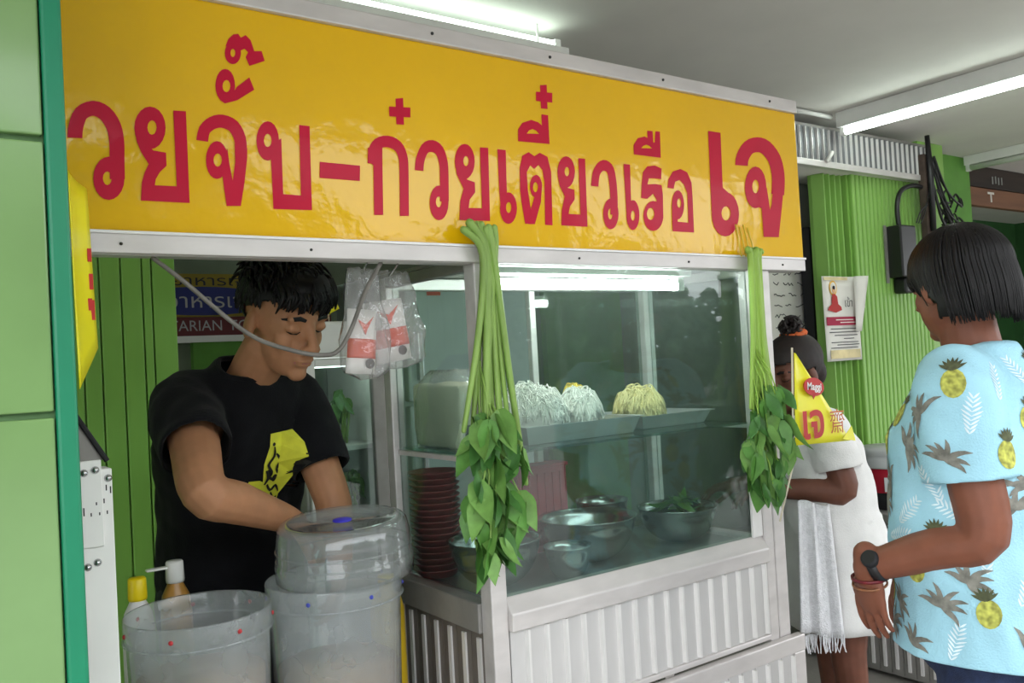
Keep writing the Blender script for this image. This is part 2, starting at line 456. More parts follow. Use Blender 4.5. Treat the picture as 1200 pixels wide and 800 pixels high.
for i, (x, y) in enumerate(((.23, Y0+.06), (.23, YB-.06), (1.80, Y0+.06), (1.80, YB-.06))):
    wl = MB(); mtx = Matrix.Rotation(R(90), 3, 'X'); wl.lathe([(.001, -.015), (.05, -.015), (.055, -.008), (.055, .008), (.05, .015), (.001, .015)], (x, y, .056), 20, mtx); wl.build('wheel', 'black_plastic', cart, True)
# fluorescent tube inside the showcase top
tb = thing('showcase_lamp', 'bright fluorescent tube glowing inside the top of the glass showcase', 'lamp', (1.4, 1.63, 1.54))
MB().box((1.07, 1.595, 1.5505), (1.73, 1.665, 1.571)).build('batten', 'white_paint', tb, bevel=.003)
MB().tube([(1.10, 1.63, 1.530), (1.70, 1.63, 1.530)], .013, 14).build('tube', 'case_light', tb, True)
for x in (1.088, 1.712): MB().box((x-.012, 1.617, 1.514), (x+.012, 1.643, 1.552)).build('socket', 'white_paint', tb, bevel=.002)

# ================================================================== the yellow sign
sign = thing('shop_sign', 'long yellow signboard with red Thai lettering across the cart top', 'sign', (1.15, Y0+.02, 1.594))
MB().box((.16, Y0, 1.592), (2.077, Y0+.045, 2.0)).build('sign_face', 'sign_yellow', sign, bevel=.004)
MB().box((.14, Y0-.010, 1.999), (2.074, Y0+.055, 2.034)).build('top_frame', 'aluminium', sign, bevel=.003)
MB().box((.22, Y0-.012, 1.557), (2.066, Y0+.001, 1.5935)).build('bottom_frame', 'aluminium', sign, bevel=.002)
MB().box((.22, Y0-.016, 1.588), (2.066, Y0-.011, 1.5935)).build('frame_lip', 'ridge', sign, bevel=.001)
for x in (1.965, 1.60, 1.25, .30, .62):
    MB().lathe([(.0001, .002), (.002, .0015), (.0026, 0), (.0026, -.003)], (x, Y0-.0135, 1.572), 10, Matrix.Rotation(R(90), 3, 'X')).build('screw', 'black_plastic', sign, True)
for x in (1.955, 1.55, 1.2, .9):
    MB().lathe([(.0001, .002), (.0026, .0015), (.0034, 0), (.0034, -.003)], (x, Y0-.0115, 2.017), 10, Matrix.Rotation(R(90), 3, 'X')).build('screw', 'black_plastic', sign, True)

# outlines of the red letters on the sign face, (x, z) in metres: [(outline, hole), ...] per letter
LETTERS = [
[([(0.2522,1.7392),(0.2526,1.7439),(0.2532,1.7501),(0.2544,1.7561),(0.2561,1.7624),(0.258,1.7684),(0.2598,1.7716),(0.2623,1.7739),(0.2661,1.7761),(0.2693,1.777),(0.2721,1.7768),(0.2758,1.7754),(0.2793,1.773),(0.2826,1.7693),(0.2858,1.7638),(0.2883,1.758),(0.2899,1.7519),(0.2907,1.7448),(0.2913,1.7369),(0.2914,1.7288),(0.291,1.72),(0.2907,1.7102),(0.2904,1.6982),(0.2901,1.6858),(0.2898,1.677),(0.3124,1.6791),(0.3126,1.688),(0.3129,1.7006),(0.3132,1.7125),(0.3136,1.7222),(0.314,1.7318),(0.3139,1.7413),(0.3132,1.7507),(0.312,1.7601),(0.3096,1.7694),(0.3058,1.7782),(0.3009,1.7863),(0.2948,1.7931),(0.2876,1.798),(0.2794,1.8009),(0.2702,1.8013),(0.2609,1.7985),(0.2522,1.7934),(0.2444,1.7859),(0.2389,1.7763),(0.2357,1.767),(0.2335,1.7588),(0.232,1.7506),(0.2313,1.7431),(0.2309,1.7383)],[]),([(0.3119,1.6803),(0.3103,1.6692),(0.3065,1.6591),(0.301,1.651),(0.2942,1.6456),(0.287,1.6434),(0.2799,1.6446),(0.2736,1.6492),(0.2689,1.6565),(0.266,1.666),(0.2653,1.6766),(0.2668,1.6874),(0.2705,1.6974),(0.2759,1.7056),(0.2825,1.7111),(0.2898,1.7135),(0.2969,1.7125),(0.3033,1.7081),(0.3082,1.7007),(0.3112,1.6911)],[(0.2927,1.6788),(0.2916,1.6732),(0.289,1.6689),(0.2856,1.6672),(0.2824,1.6684),(0.2802,1.6723),(0.2795,1.6777),(0.2806,1.6833),(0.2832,1.6875),(0.2865,1.6893),(0.2898,1.6881),(0.292,1.6842)])],
[([(0.3794,1.7699),(0.3777,1.7587),(0.3737,1.7483),(0.3679,1.7398),(0.3607,1.7341),(0.3531,1.7316),(0.3455,1.7326),(0.339,1.7369),(0.3339,1.7442),(0.3309,1.7536),(0.3302,1.7644),(0.3318,1.7754),(0.3357,1.7857),(0.3414,1.7942),(0.3484,1.8001),(0.3561,1.8028),(0.3636,1.802),(0.3704,1.7978),(0.3756,1.7905),(0.3787,1.7809)],[(0.3651,1.7689),(0.3638,1.7628),(0.361,1.7581),(0.3573,1.7561),(0.3537,1.7573),(0.3513,1.7614),(0.3506,1.7673),(0.3518,1.7733),(0.3546,1.778),(0.3583,1.7801),(0.3619,1.7789),(0.3644,1.7748)]),([(0.331,1.7589),(0.3329,1.7422),(0.3388,1.726),(0.3499,1.7067),(0.3426,1.6911),(0.338,1.6753),(0.3352,1.6456),(0.4126,1.6462),(0.4134,1.8019),(0.3928,1.8008),(0.3927,1.6731),(0.358,1.6723),(0.36,1.6826),(0.3667,1.6945),(0.3781,1.7063),(0.3782,1.7283),(0.3583,1.7301),(0.3485,1.7382),(0.3413,1.7544)],[])],
[([(0.4479,1.7536),(0.4489,1.7587),(0.4502,1.7652),(0.4517,1.7694),(0.4538,1.7718),(0.4572,1.7748),(0.4609,1.7773),(0.4646,1.7791),(0.4683,1.7802),(0.4721,1.7805),(0.4767,1.7799),(0.4816,1.7785),(0.4853,1.7765),(0.4883,1.7729),(0.4912,1.7673),(0.4932,1.7613),(0.4941,1.7539),(0.4941,1.7449),(0.4939,1.7381),(0.5148,1.7408),(0.5149,1.7478),(0.5149,1.7584),(0.5136,1.7693),(0.5106,1.7788),(0.5063,1.7875),(0.5003,1.795),(0.4925,1.8001),(0.4841,1.8028),(0.4759,1.8038),(0.4678,1.8031),(0.4601,1.8007),(0.4531,1.797),(0.4464,1.7922),(0.4402,1.7861),(0.4346,1.7781),(0.4312,1.7687),(0.4295,1.7603),(0.4285,1.7548)],[]),([(0.4806,1.7252),(0.4792,1.7149),(0.476,1.7055),(0.4715,1.6978),(0.466,1.6927),(0.4601,1.6907),(0.4543,1.6918),(0.4493,1.696),(0.4455,1.7029),(0.4433,1.7118),(0.4428,1.7218),(0.4442,1.732),(0.4473,1.7413),(0.4517,1.749),(0.4572,1.7542),(0.4631,1.7564),(0.4689,1.7554),(0.4739,1.7512),(0.4778,1.7443),(0.4801,1.7353)],[(0.47,1.7242),(0.4688,1.7184),(0.4659,1.7139),(0.4623,1.7121),(0.4588,1.7133),(0.4564,1.7173),(0.4557,1.7229),(0.4569,1.7288),(0.4597,1.7332),(0.4634,1.7351),(0.4669,1.7339),(0.4693,1.7299)]),([(0.4696,1.6969),(0.4743,1.6449),(0.499,1.6464),(0.5075,1.6879),(0.5143,1.7317),(0.5152,1.7492),(0.4935,1.7556),(0.4927,1.7211),(0.487,1.6898),(0.4825,1.7202),(0.4803,1.7457),(0.4635,1.7015)],[])],
[([(0.4991,1.8578),(0.4979,1.8485),(0.495,1.8399),(0.4909,1.8329),(0.4859,1.8281),(0.4806,1.826),(0.4754,1.8267),(0.4709,1.8303),(0.4674,1.8362),(0.4654,1.8441),(0.465,1.853),(0.4663,1.8621),(0.469,1.8706),(0.4731,1.8777),(0.478,1.8826),(0.4833,1.8848),(0.4886,1.8842),(0.4932,1.8807),(0.4967,1.8747),(0.4987,1.8668)],[(0.4909,1.8558),(0.4897,1.8502),(0.487,1.8459),(0.4836,1.844),(0.4802,1.8449),(0.4779,1.8486),(0.4772,1.8538),(0.4784,1.8594),(0.4811,1.8637),(0.4846,1.8656),(0.4879,1.8647),(0.4903,1.8611)]),([(0.4669,1.8383),(0.4723,1.8283),(0.4797,1.8237),(0.5014,1.8321),(0.5329,1.8551),(0.5252,1.8759),(0.5025,1.8561),(0.4956,1.8456)],[])],
[([(0.5123,1.9175),(0.5113,1.9112),(0.509,1.9052),(0.5056,1.9003),(0.5015,1.8968),(0.497,1.8951),(0.4927,1.8954),(0.4889,1.8977),(0.4859,1.9016),(0.4842,1.9068),(0.4838,1.9129),(0.4848,1.9192),(0.487,1.9251),(0.4904,1.9301),(0.4945,1.9336),(0.4989,1.9353),(0.5033,1.9351),(0.5072,1.9329),(0.5101,1.929),(0.5119,1.9237)],[(0.5023,1.9159),(0.5016,1.9121),(0.4998,1.9091),(0.4976,1.9078),(0.4955,1.9084),(0.4941,1.9109),(0.4937,1.9145),(0.4944,1.9183),(0.4961,1.9213),(0.4983,1.9226),(0.5004,1.922),(0.5019,1.9195)]),([(0.4856,1.9248),(0.4914,1.9388),(0.5004,1.9482),(0.5091,1.9506),(0.5132,1.9447),(0.5222,1.9507),(0.5306,1.9433),(0.5363,1.9245),(0.5497,1.9267),(0.5543,1.9098),(0.5262,1.8966),(0.5203,1.911),(0.5251,1.9205),(0.5188,1.926),(0.5112,1.9213),(0.509,1.9287),(0.5039,1.9323),(0.4952,1.9295)],[])],
[([(0.5739,1.7682),(0.5723,1.7571),(0.5688,1.7469),(0.5638,1.7386),(0.5578,1.733),(0.5513,1.7307),(0.545,1.7319),(0.5396,1.7363),(0.5354,1.7437),(0.533,1.7532),(0.5325,1.764),(0.534,1.7749),(0.5374,1.7851),(0.5423,1.7934),(0.5483,1.7991),(0.5548,1.8016),(0.5611,1.8006),(0.5667,1.7962),(0.5709,1.7888),(0.5734,1.7792)],[(0.5603,1.7677),(0.559,1.7616),(0.5562,1.757),(0.5525,1.755),(0.549,1.7563),(0.5466,1.7604),(0.5459,1.7662),(0.5472,1.7723),(0.55,1.777),(0.5537,1.7789),(0.5572,1.7777),(0.5596,1.7736)]),([(0.5618,1.7626),(0.5573,1.7335),(0.5574,1.6446),(0.6299,1.6465),(0.6332,1.8016),(0.6134,1.8016),(0.61,1.6723),(0.5768,1.6723),(0.5782,1.7731)],[])],
[([(0.6499,1.7373),(0.731,1.7371),(0.7289,1.7078),(0.6478,1.7075)],[])],
[([(0.7665,1.745),(0.7668,1.7511),(0.7673,1.7592),(0.7686,1.7654),(0.7705,1.7693),(0.7729,1.7725),(0.7755,1.7744),(0.7795,1.7762),(0.7852,1.7777),(0.7906,1.7783),(0.7961,1.7778),(0.8019,1.7762),(0.8063,1.774),(0.8094,1.7711),(0.812,1.7666),(0.8139,1.7604),(0.815,1.7552),(0.8152,1.7487),(0.8149,1.7347),(0.8137,1.7062),(0.8119,1.6709),(0.8105,1.6455),(0.8306,1.6467),(0.832,1.6723),(0.8338,1.7079),(0.8351,1.7368),(0.8354,1.7516),(0.8352,1.7604),(0.8337,1.7683),(0.8311,1.7769),(0.8271,1.785),(0.8211,1.792),(0.813,1.7971),(0.8037,1.8001),(0.7941,1.8012),(0.7843,1.8001),(0.7746,1.7971),(0.7657,1.7921),(0.7586,1.7851),(0.7536,1.7773),(0.75,1.7687),(0.7482,1.7589),(0.7476,1.7494),(0.7472,1.7431)],[]),([(0.7597,1.7617),(0.7584,1.7268),(0.7565,1.679),(0.7551,1.6443),(0.7744,1.6456),(0.7758,1.6805),(0.7778,1.7287),(0.7792,1.7638)],[]),([(0.7489,1.773),(0.7481,1.745),(0.7556,1.7422),(0.7586,1.7407),(0.7788,1.7566),(0.7799,1.7761)],[])],
[([(0.8143,1.8764),(0.8313,1.8801),(0.8302,1.8267),(0.8134,1.8258)],[]),([(0.7991,1.8591),(0.8465,1.8626),(0.8453,1.8429),(0.7987,1.8395)],[])],
[([(0.8686,1.7385),(0.8695,1.7442),(0.8706,1.7517),(0.8725,1.7588),(0.8753,1.7658),(0.8788,1.7727),(0.8819,1.7766),(0.8843,1.7776),(0.8871,1.7783),(0.8899,1.7786),(0.893,1.7784),(0.8963,1.7775),(0.8993,1.7756),(0.9021,1.7711),(0.9045,1.7638),(0.9062,1.7554),(0.9068,1.7465),(0.9064,1.7361),(0.9059,1.724),(0.9052,1.7084),(0.9043,1.6917),(0.9036,1.6798),(0.9241,1.6812),(0.9248,1.6932),(0.9257,1.7101),(0.9265,1.7259),(0.927,1.7382),(0.9274,1.7497),(0.9268,1.761),(0.9248,1.7718),(0.9217,1.7819),(0.9172,1.7909),(0.9104,1.7977),(0.9023,1.8017),(0.8937,1.803),(0.8848,1.8018),(0.8757,1.7978),(0.8675,1.7907),(0.8615,1.7815),(0.857,1.7719),(0.8535,1.7626),(0.8512,1.7531),(0.8498,1.7444),(0.849,1.7386)],[]),([(0.9231,1.6781),(0.9213,1.6671),(0.9175,1.657),(0.9121,1.6489),(0.9057,1.6436),(0.8987,1.6415),(0.8921,1.6429),(0.8863,1.6475),(0.8819,1.655),(0.8794,1.6646),(0.879,1.6754),(0.8807,1.6863),(0.8844,1.6963),(0.8897,1.7045),(0.8961,1.7099),(0.903,1.7121),(0.9098,1.7109),(0.9157,1.7063),(0.9201,1.6988),(0.9227,1.6891)],[(0.9069,1.679),(0.9057,1.6734),(0.903,1.6692),(0.8995,1.6675),(0.8962,1.6688),(0.894,1.6727),(0.8934,1.6781),(0.8946,1.6837),(0.8973,1.6879),(0.9008,1.6896),(0.9041,1.6883),(0.9064,1.6845)])],
[([(0.9923,1.7686),(0.9904,1.7571),(0.9862,1.7466),(0.9802,1.738),(0.9731,1.7322),(0.9654,1.7298),(0.958,1.731),(0.9516,1.7357),(0.9468,1.7433),(0.944,1.7531),(0.9435,1.7643),(0.9454,1.7756),(0.9494,1.7861),(0.9553,1.7947),(0.9624,1.8006),(0.97,1.8031),(0.9775,1.8021),(0.984,1.7975),(0.9889,1.7899),(0.9918,1.78)],[(0.9775,1.7681),(0.9763,1.7627),(0.9736,1.7586),(0.9702,1.7569),(0.967,1.758),(0.9648,1.7617),(0.9642,1.7669),(0.9654,1.7722),(0.9681,1.7763),(0.9715,1.7781),(0.9748,1.777),(0.977,1.7733)]),([(0.9446,1.7606),(0.9462,1.7384),(0.9611,1.7097),(0.9515,1.6829),(0.9469,1.6446),(1.0224,1.6461),(1.0279,1.8006),(1.0069,1.7996),(1.0041,1.6718),(0.9709,1.6706),(0.9747,1.6881),(0.9891,1.7041),(0.9895,1.7249),(0.9711,1.7292),(0.9619,1.7434),(0.9562,1.7579)],[])],
[([(1.0515,1.8002),(1.0729,1.8001),(1.0698,1.7053),(1.0756,1.697),(1.066,1.6886),(1.059,1.6614),(1.0517,1.6696),(1.0504,1.7126)],[]),([(1.0939,1.6773),(1.0921,1.6667),(1.0883,1.657),(1.0828,1.6492),(1.0762,1.6441),(1.0693,1.6421),(1.0625,1.6434),(1.0567,1.6479),(1.0523,1.6551),(1.0498,1.6643),(1.0495,1.6747),(1.0512,1.6851),(1.0549,1.6947),(1.0603,1.7025),(1.0668,1.7078),(1.0738,1.7099),(1.0806,1.7087),(1.0865,1.7043),(1.0909,1.6971),(1.0935,1.6877)],[(1.079,1.6777),(1.0777,1.6718),(1.0749,1.6673),(1.0714,1.6656),(1.068,1.6669),(1.0658,1.6711),(1.0653,1.6769),(1.0666,1.6828),(1.0694,1.6873),(1.0729,1.689),(1.0763,1.6877),(1.0785,1.6835)])],
[([(1.1752,1.9538),(1.194,1.9574),(1.1925,1.9029),(1.1744,1.9024)],[]),([(1.1629,1.9377),(1.2083,1.9412),(1.2067,1.9192),(1.1615,1.9169)],[])],
[([(1.1069,1.8227),(1.1086,1.8484),(1.1205,1.8639),(1.1457,1.8735),(1.1649,1.8704),(1.174,1.8647),(1.1746,1.8894),(1.1932,1.8894),(1.1927,1.8253)],[(1.131,1.8421),(1.1386,1.85),(1.1477,1.8537),(1.1575,1.8512),(1.1648,1.8448)])],
[([(1.1137,1.6446),(1.1071,1.6903),(1.1051,1.7164),(1.1073,1.7648),(1.1156,1.7919),(1.1337,1.8016),(1.1486,1.7941),(1.1642,1.8032),(1.185,1.7962),(1.1929,1.7631),(1.1885,1.6446),(1.1677,1.645),(1.1726,1.7391),(1.1688,1.7656),(1.1584,1.7759),(1.1466,1.766),(1.1361,1.773),(1.1258,1.7576),(1.1258,1.7179),(1.1311,1.6763),(1.129,1.6454)],[]),([(1.1652,1.7296),(1.1638,1.7218),(1.161,1.7146),(1.1569,1.7088),(1.152,1.7049),(1.1467,1.7034),(1.1417,1.7043),(1.1373,1.7075),(1.134,1.7128),(1.1322,1.7195),(1.1319,1.7271),(1.1332,1.7349),(1.136,1.742),(1.1401,1.7478),(1.1449,1.7517),(1.1502,1.7534),(1.1553,1.7526),(1.1597,1.7494),(1.163,1.7441),(1.1649,1.7373)],[(1.1533,1.7265),(1.152,1.7208),(1.1493,1.7166),(1.1459,1.7149),(1.1426,1.7161),(1.1405,1.72),(1.14,1.7255),(1.1413,1.7312),(1.144,1.7354),(1.1474,1.7372),(1.1506,1.7359),(1.1528,1.732)]),([(1.1218,1.6442),(1.1313,1.6786),(1.143,1.7058),(1.1562,1.72),(1.1645,1.7273),(1.1588,1.6935),(1.1394,1.645)],[])],
[([(1.261,1.7687),(1.259,1.7575),(1.2546,1.7472),(1.2484,1.7388),(1.241,1.7332),(1.2331,1.7309),(1.2255,1.7321),(1.2189,1.7366),(1.2139,1.7441),(1.2111,1.7537),(1.2107,1.7646),(1.2127,1.7757),(1.2169,1.7859),(1.223,1.7943),(1.2303,1.8),(1.2382,1.8025),(1.2459,1.8014),(1.2526,1.797),(1.2577,1.7895),(1.2606,1.7798)],[(1.2451,1.7683),(1.2438,1.763),(1.2409,1.7589),(1.2373,1.7572),(1.2339,1.7583),(1.2316,1.762),(1.231,1.7672),(1.2324,1.7725),(1.2352,1.7766),(1.2388,1.7783),(1.2422,1.7772),(1.2446,1.7735)]),([(1.2106,1.7555),(1.2147,1.7332),(1.2276,1.7114),(1.2166,1.679),(1.2131,1.6458),(1.289,1.6461),(1.2933,1.8016),(1.2735,1.8011),(1.27,1.6728),(1.2359,1.6728),(1.2406,1.6894),(1.2559,1.7064),(1.2563,1.728),(1.2378,1.7312),(1.227,1.7432),(1.2222,1.7564)],[])],
[([(1.3288,1.7405),(1.3302,1.7482),(1.3323,1.7587),(1.3348,1.7669),(1.3379,1.7718),(1.3415,1.7757),(1.3448,1.778),(1.347,1.7787),(1.3485,1.7787),(1.3499,1.7788),(1.3525,1.7787),(1.3554,1.7781),(1.358,1.7762),(1.3602,1.7709),(1.3617,1.7622),(1.3627,1.7519),(1.3635,1.7404),(1.3638,1.7278),(1.3636,1.7153),(1.3629,1.7015),(1.3617,1.6876),(1.3608,1.6778),(1.3836,1.6788),(1.3845,1.6887),(1.3857,1.703),(1.3866,1.7175),(1.3867,1.731),(1.3865,1.7444),(1.3857,1.7567),(1.3845,1.768),(1.3828,1.7787),(1.3796,1.7886),(1.3737,1.7966),(1.366,1.8017),(1.3576,1.8042),(1.3484,1.8041),(1.3391,1.801),(1.3311,1.7956),(1.3244,1.7889),(1.3186,1.781),(1.3138,1.7716),(1.3105,1.7603),(1.3083,1.7488),(1.3069,1.7409)],[]),([(1.3863,1.6809),(1.3842,1.6697),(1.38,1.6594),(1.3741,1.6511),(1.367,1.6457),(1.3594,1.6436),(1.3522,1.6451),(1.346,1.6499),(1.3413,1.6575),(1.3387,1.6673),(1.3384,1.6783),(1.3404,1.6895),(1.3445,1.6997),(1.3504,1.708),(1.3574,1.7135),(1.3649,1.7157),(1.3722,1.7144),(1.3786,1.7097),(1.3833,1.702),(1.386,1.6921)],[(1.3672,1.6794),(1.3658,1.673),(1.3629,1.6682),(1.3593,1.6663),(1.356,1.6678),(1.3538,1.6723),(1.3533,1.6787),(1.3548,1.6851),(1.3576,1.69),(1.3612,1.6919),(1.3646,1.6904),(1.3668,1.6858)])],
[([(1.4115,1.8003),(1.4323,1.8007),(1.4289,1.7151),(1.4382,1.7012),(1.424,1.6859),(1.4173,1.6663),(1.4119,1.6804)],[]),([(1.4531,1.6817),(1.4512,1.6705),(1.4474,1.6603),(1.4421,1.6522),(1.4358,1.6468),(1.4292,1.6448),(1.4229,1.6462),(1.4175,1.651),(1.4135,1.6587),(1.4113,1.6685),(1.4112,1.6794),(1.413,1.6905),(1.4168,1.7006),(1.422,1.7088),(1.4282,1.7142),(1.4348,1.7164),(1.4412,1.715),(1.4467,1.7103),(1.4508,1.7026),(1.453,1.6928)],[(1.4385,1.6794),(1.4371,1.6733),(1.4344,1.6688),(1.431,1.667),(1.4278,1.6685),(1.4258,1.6728),(1.4254,1.6787),(1.4267,1.6848),(1.4295,1.6894),(1.4329,1.6912),(1.436,1.6898),(1.4381,1.6855)])],
[([(1.4624,1.7231),(1.4667,1.7562),(1.473,1.7854),(1.4883,1.8012),(1.5143,1.8055),(1.537,1.7999),(1.5331,1.7737),(1.5089,1.7739),(1.4917,1.7725),(1.486,1.7576),(1.5136,1.7605),(1.5337,1.7591),(1.5359,1.7362),(1.5328,1.6776),(1.5061,1.6679),(1.5133,1.7223),(1.503,1.7361),(1.482,1.7223)],[]),([(1.5328,1.6838),(1.5302,1.6724),(1.5245,1.6619),(1.5164,1.6534),(1.5067,1.6478),(1.4963,1.6456),(1.4862,1.6469),(1.4774,1.6517),(1.4708,1.6593),(1.467,1.6692),(1.4663,1.6803),(1.4687,1.6916),(1.4742,1.702),(1.4821,1.7105),(1.4917,1.7162),(1.5022,1.7186),(1.5123,1.7175),(1.5213,1.7129),(1.5281,1.7052),(1.532,1.6951)],[(1.503,1.6872),(1.5007,1.6797),(1.4957,1.674),(1.4893,1.6716),(1.4832,1.6733),(1.479,1.6785),(1.4779,1.6859),(1.4802,1.6934),(1.4852,1.6991),(1.4917,1.7015),(1.4978,1.6998),(1.502,1.6946)])],
[([(1.4466,1.8262),(1.4473,1.8487),(1.4626,1.8667),(1.4856,1.8733),(1.495,1.871),(1.4953,1.8884),(1.5137,1.8896),(1.5137,1.8617),(1.5184,1.8621),(1.5229,1.8898),(1.5386,1.8907),(1.5363,1.8263)],[(1.472,1.8438),(1.4798,1.8504),(1.4897,1.8538),(1.4998,1.8519),(1.5079,1.8465)])],
[([(1.5537,1.7542),(1.5584,1.7756),(1.5749,1.7959),(1.6026,1.8046),(1.6263,1.7981),(1.6395,1.7733),(1.6403,1.739),(1.638,1.6478),(1.5626,1.6476),(1.5623,1.6728),(1.6198,1.6714),(1.6219,1.7463),(1.6115,1.7669),(1.5972,1.7765),(1.5818,1.7711),(1.5744,1.7536)],[]),([(1.6078,1.7155),(1.6057,1.7042),(1.6018,1.6939),(1.5963,1.6856),(1.5898,1.6801),(1.583,1.678),(1.5764,1.6795),(1.5709,1.6843),(1.5668,1.692),(1.5646,1.7018),(1.5645,1.7129),(1.5664,1.7241),(1.5703,1.7343),(1.5757,1.7426),(1.5822,1.7482),(1.589,1.7504),(1.5956,1.7491),(1.6012,1.7444),(1.6054,1.7366),(1.6076,1.7267)],[(1.5978,1.7192),(1.5963,1.7131),(1.5933,1.7086),(1.5896,1.7068),(1.5861,1.7082),(1.5838,1.7124),(1.5833,1.7183),(1.5848,1.7243),(1.5878,1.7288),(1.5916,1.7306),(1.595,1.7293),(1.5973,1.7251)]),([(1.5641,1.7087),(1.5619,1.6539),(1.5815,1.6611),(1.5811,1.6843)],[])],
[([(1.7123,1.9119),(1.7594,1.9122),(1.7552,1.7687),(1.7752,1.7577),(1.7525,1.7242),(1.7273,1.6963),(1.7075,1.704)],[]),([(1.8123,1.7031),(1.808,1.6849),(1.7989,1.6682),(1.7858,1.6548),(1.7703,1.6459),(1.7537,1.6425),(1.7378,1.6446),(1.724,1.6522),(1.7138,1.6643),(1.7079,1.6799),(1.7069,1.6974),(1.711,1.7152),(1.7197,1.7317),(1.7323,1.7451),(1.7475,1.7543),(1.7641,1.7583),(1.7802,1.7565),(1.7944,1.7492),(1.8051,1.737),(1.8113,1.7211)],[(1.7796,1.7036),(1.7764,1.6941),(1.7692,1.6869),(1.76,1.6839),(1.7514,1.686),(1.7455,1.6925),(1.744,1.7017),(1.7472,1.7111),(1.7543,1.7183),(1.7634,1.7214),(1.7721,1.7194),(1.7781,1.7129)])],
[([(1.8601,1.8343),(1.8611,1.8399),(1.8625,1.8466),(1.8651,1.852),(1.8703,1.8586),(1.8776,1.8661),(1.8836,1.8705),(1.8886,1.8724),(1.8951,1.8741),(1.9021,1.8751),(1.9086,1.8755),(1.9141,1.8752),(1.9204,1.8735),(1.9294,1.8687),(1.9391,1.8613),(1.9467,1.8531),(1.9516,1.8431),(1.955,1.8306),(1.9569,1.8182),(1.9571,1.8065),(1.9557,1.7944),(1.9542,1.7838),(1.9529,1.776),(1.9515,1.7704),(1.9504,1.7663),(2.0049,1.7657),(2.006,1.77),(2.0077,1.7771),(2.0093,1.7862),(2.011,1.7977),(2.0126,1.8121),(2.0124,1.8274),(2.0101,1.8431),(2.0058,1.8594),(1.9984,1.8751),(1.9868,1.8888),(1.9727,1.9002),(1.9575,1.9091),(1.9406,1.9148),(1.9226,1.9169),(1.9054,1.9161),(1.8879,1.913),(1.8698,1.9071),(1.8522,1.8978),(1.8377,1.8858),(1.8265,1.8734),(1.8177,1.8611),(1.8123,1.8487),(1.8101,1.8384),(1.809,1.8323)],[]),([(1.9307,1.7823),(1.9268,1.7645),(1.9189,1.7483),(1.9078,1.7351),(1.8946,1.7264),(1.8806,1.7228),(1.8673,1.7248),(1.8558,1.732),(1.8473,1.7437),(1.8426,1.7588),(1.842,1.7759),(1.8458,1.7933),(1.8534,1.8093),(1.8642,1.8225),(1.8772,1.8315),(1.8911,1.8355),(1.9047,1.8339),(1.9164,1.8269),(1.9252,1.8151),(1.9301,1.7997)],[(1.9002,1.7824),(1.8974,1.773),(1.8916,1.7658),(1.8844,1.7629),(1.8776,1.7649),(1.8731,1.7713),(1.8721,1.7803),(1.8748,1.7897),(1.8805,1.7968),(1.8878,1.7998),(1.8946,1.7979),(1.8992,1.7915)]),([(1.8743,1.7293),(1.9053,1.7243),(1.9065,1.6471),(1.9698,1.6486),(1.9908,1.7292),(2.0045,1.7867),(1.9595,1.7834),(1.9478,1.736),(1.9399,1.7216),(1.9371,1.7447),(1.932,1.7814),(1.9212,1.7807),(1.899,1.7469)],[])]]

def flat_letter(parts, y):
    mb = MB()
    for k, (outer, hole) in enumerate(parts):
        loops = [[Vector((a, 0, b)) for a, b in outer]]
        if hole: loops.append([Vector((a, 0, b)) for a, b in hole])
        flat = [p for lp in loops for p in lp]
        tris = tessellate_polygon([[Vector((p.x, p.z, 0)) for p in lp] for lp in loops])
        o = len(mb.v); mb.v += [(p.x, y-k*.0003, p.z) for p in flat]
        mb.f += [tuple(o+i for i in t) for t in tris]
    return mb
for parts in LETTERS:
    flat_letter(parts, Y0-.0012).build('letter', 'sign_red', sign)

# ================================================================== people
def skin_mat(name, col, dark):
    mt = mat(name, col, .55, var=.10, scale=22, bump=.03, bscale=400, spec=.35)
    b = mt.node_tree.nodes['Principled BSDF']
    b.inputs['Subsurface Weight'].default_value = .08; b.inputs['Subsurface Radius'].default_value = (.01, .004, .002); b.inputs['Subsurface Scale'].default_value = .5
    return mt
skin_mat('skin_tan', '#A87756', 0)
skin_mat('skin_brown', '#7D4C39', 0)
skin_mat('skin_deep', '#6E4536', 0)
mat('lip', '#A0625A', .5, var=.08)
mat('lip_dark', '#6b3f3a', .5, var=.08)
mat('hair_black', '#0b090a', .52, var=.4, scale=60, spec=.32)
mat('hair_brown', '#1d1210', .65, var=.4, scale=60)
mat('tee_black', '#0c0c10', .9, var=.25, scale=14, bump=.25, bscale=300, sheen=.05, spec=.2)
mat('trouser_dark', '#1c1d24', .85, var=.2, scale=20)
mat('print_yellow', '#D8D63A', .8, var=.12, scale=30)
mat('print_black', '#15140c', .8, var=.1)
mat('shirt_blue', '#A3D3E4', .85, var=.10, scale=9, bump=.3, bscale=250, spec=.2)
mat('leaf_grey', '#7b7a72', .85, var=.4, scale=60)
mat('leaf_white', '#DDECF2', .85, var=.1, scale=40)
mat('pine_yellow', '#ACAE52', .85, var=.45, scale=90, detail=1)
mat('pine_dark', '#4d5238', .85, var=.4, scale=80)
mat('denim', '#1E2B4A', .85, var=.25, scale=60, bump=.3, bscale=400)
mat('cotton_white', '#E9E8E6', .85, var=.05, scale=12, bump=.2, bscale=250)
mat('towel_white', '#EDEDF0', .95, var=.08, scale=80, bump=.5, bscale=220)
mat('sandal', '#2a2422', .7)

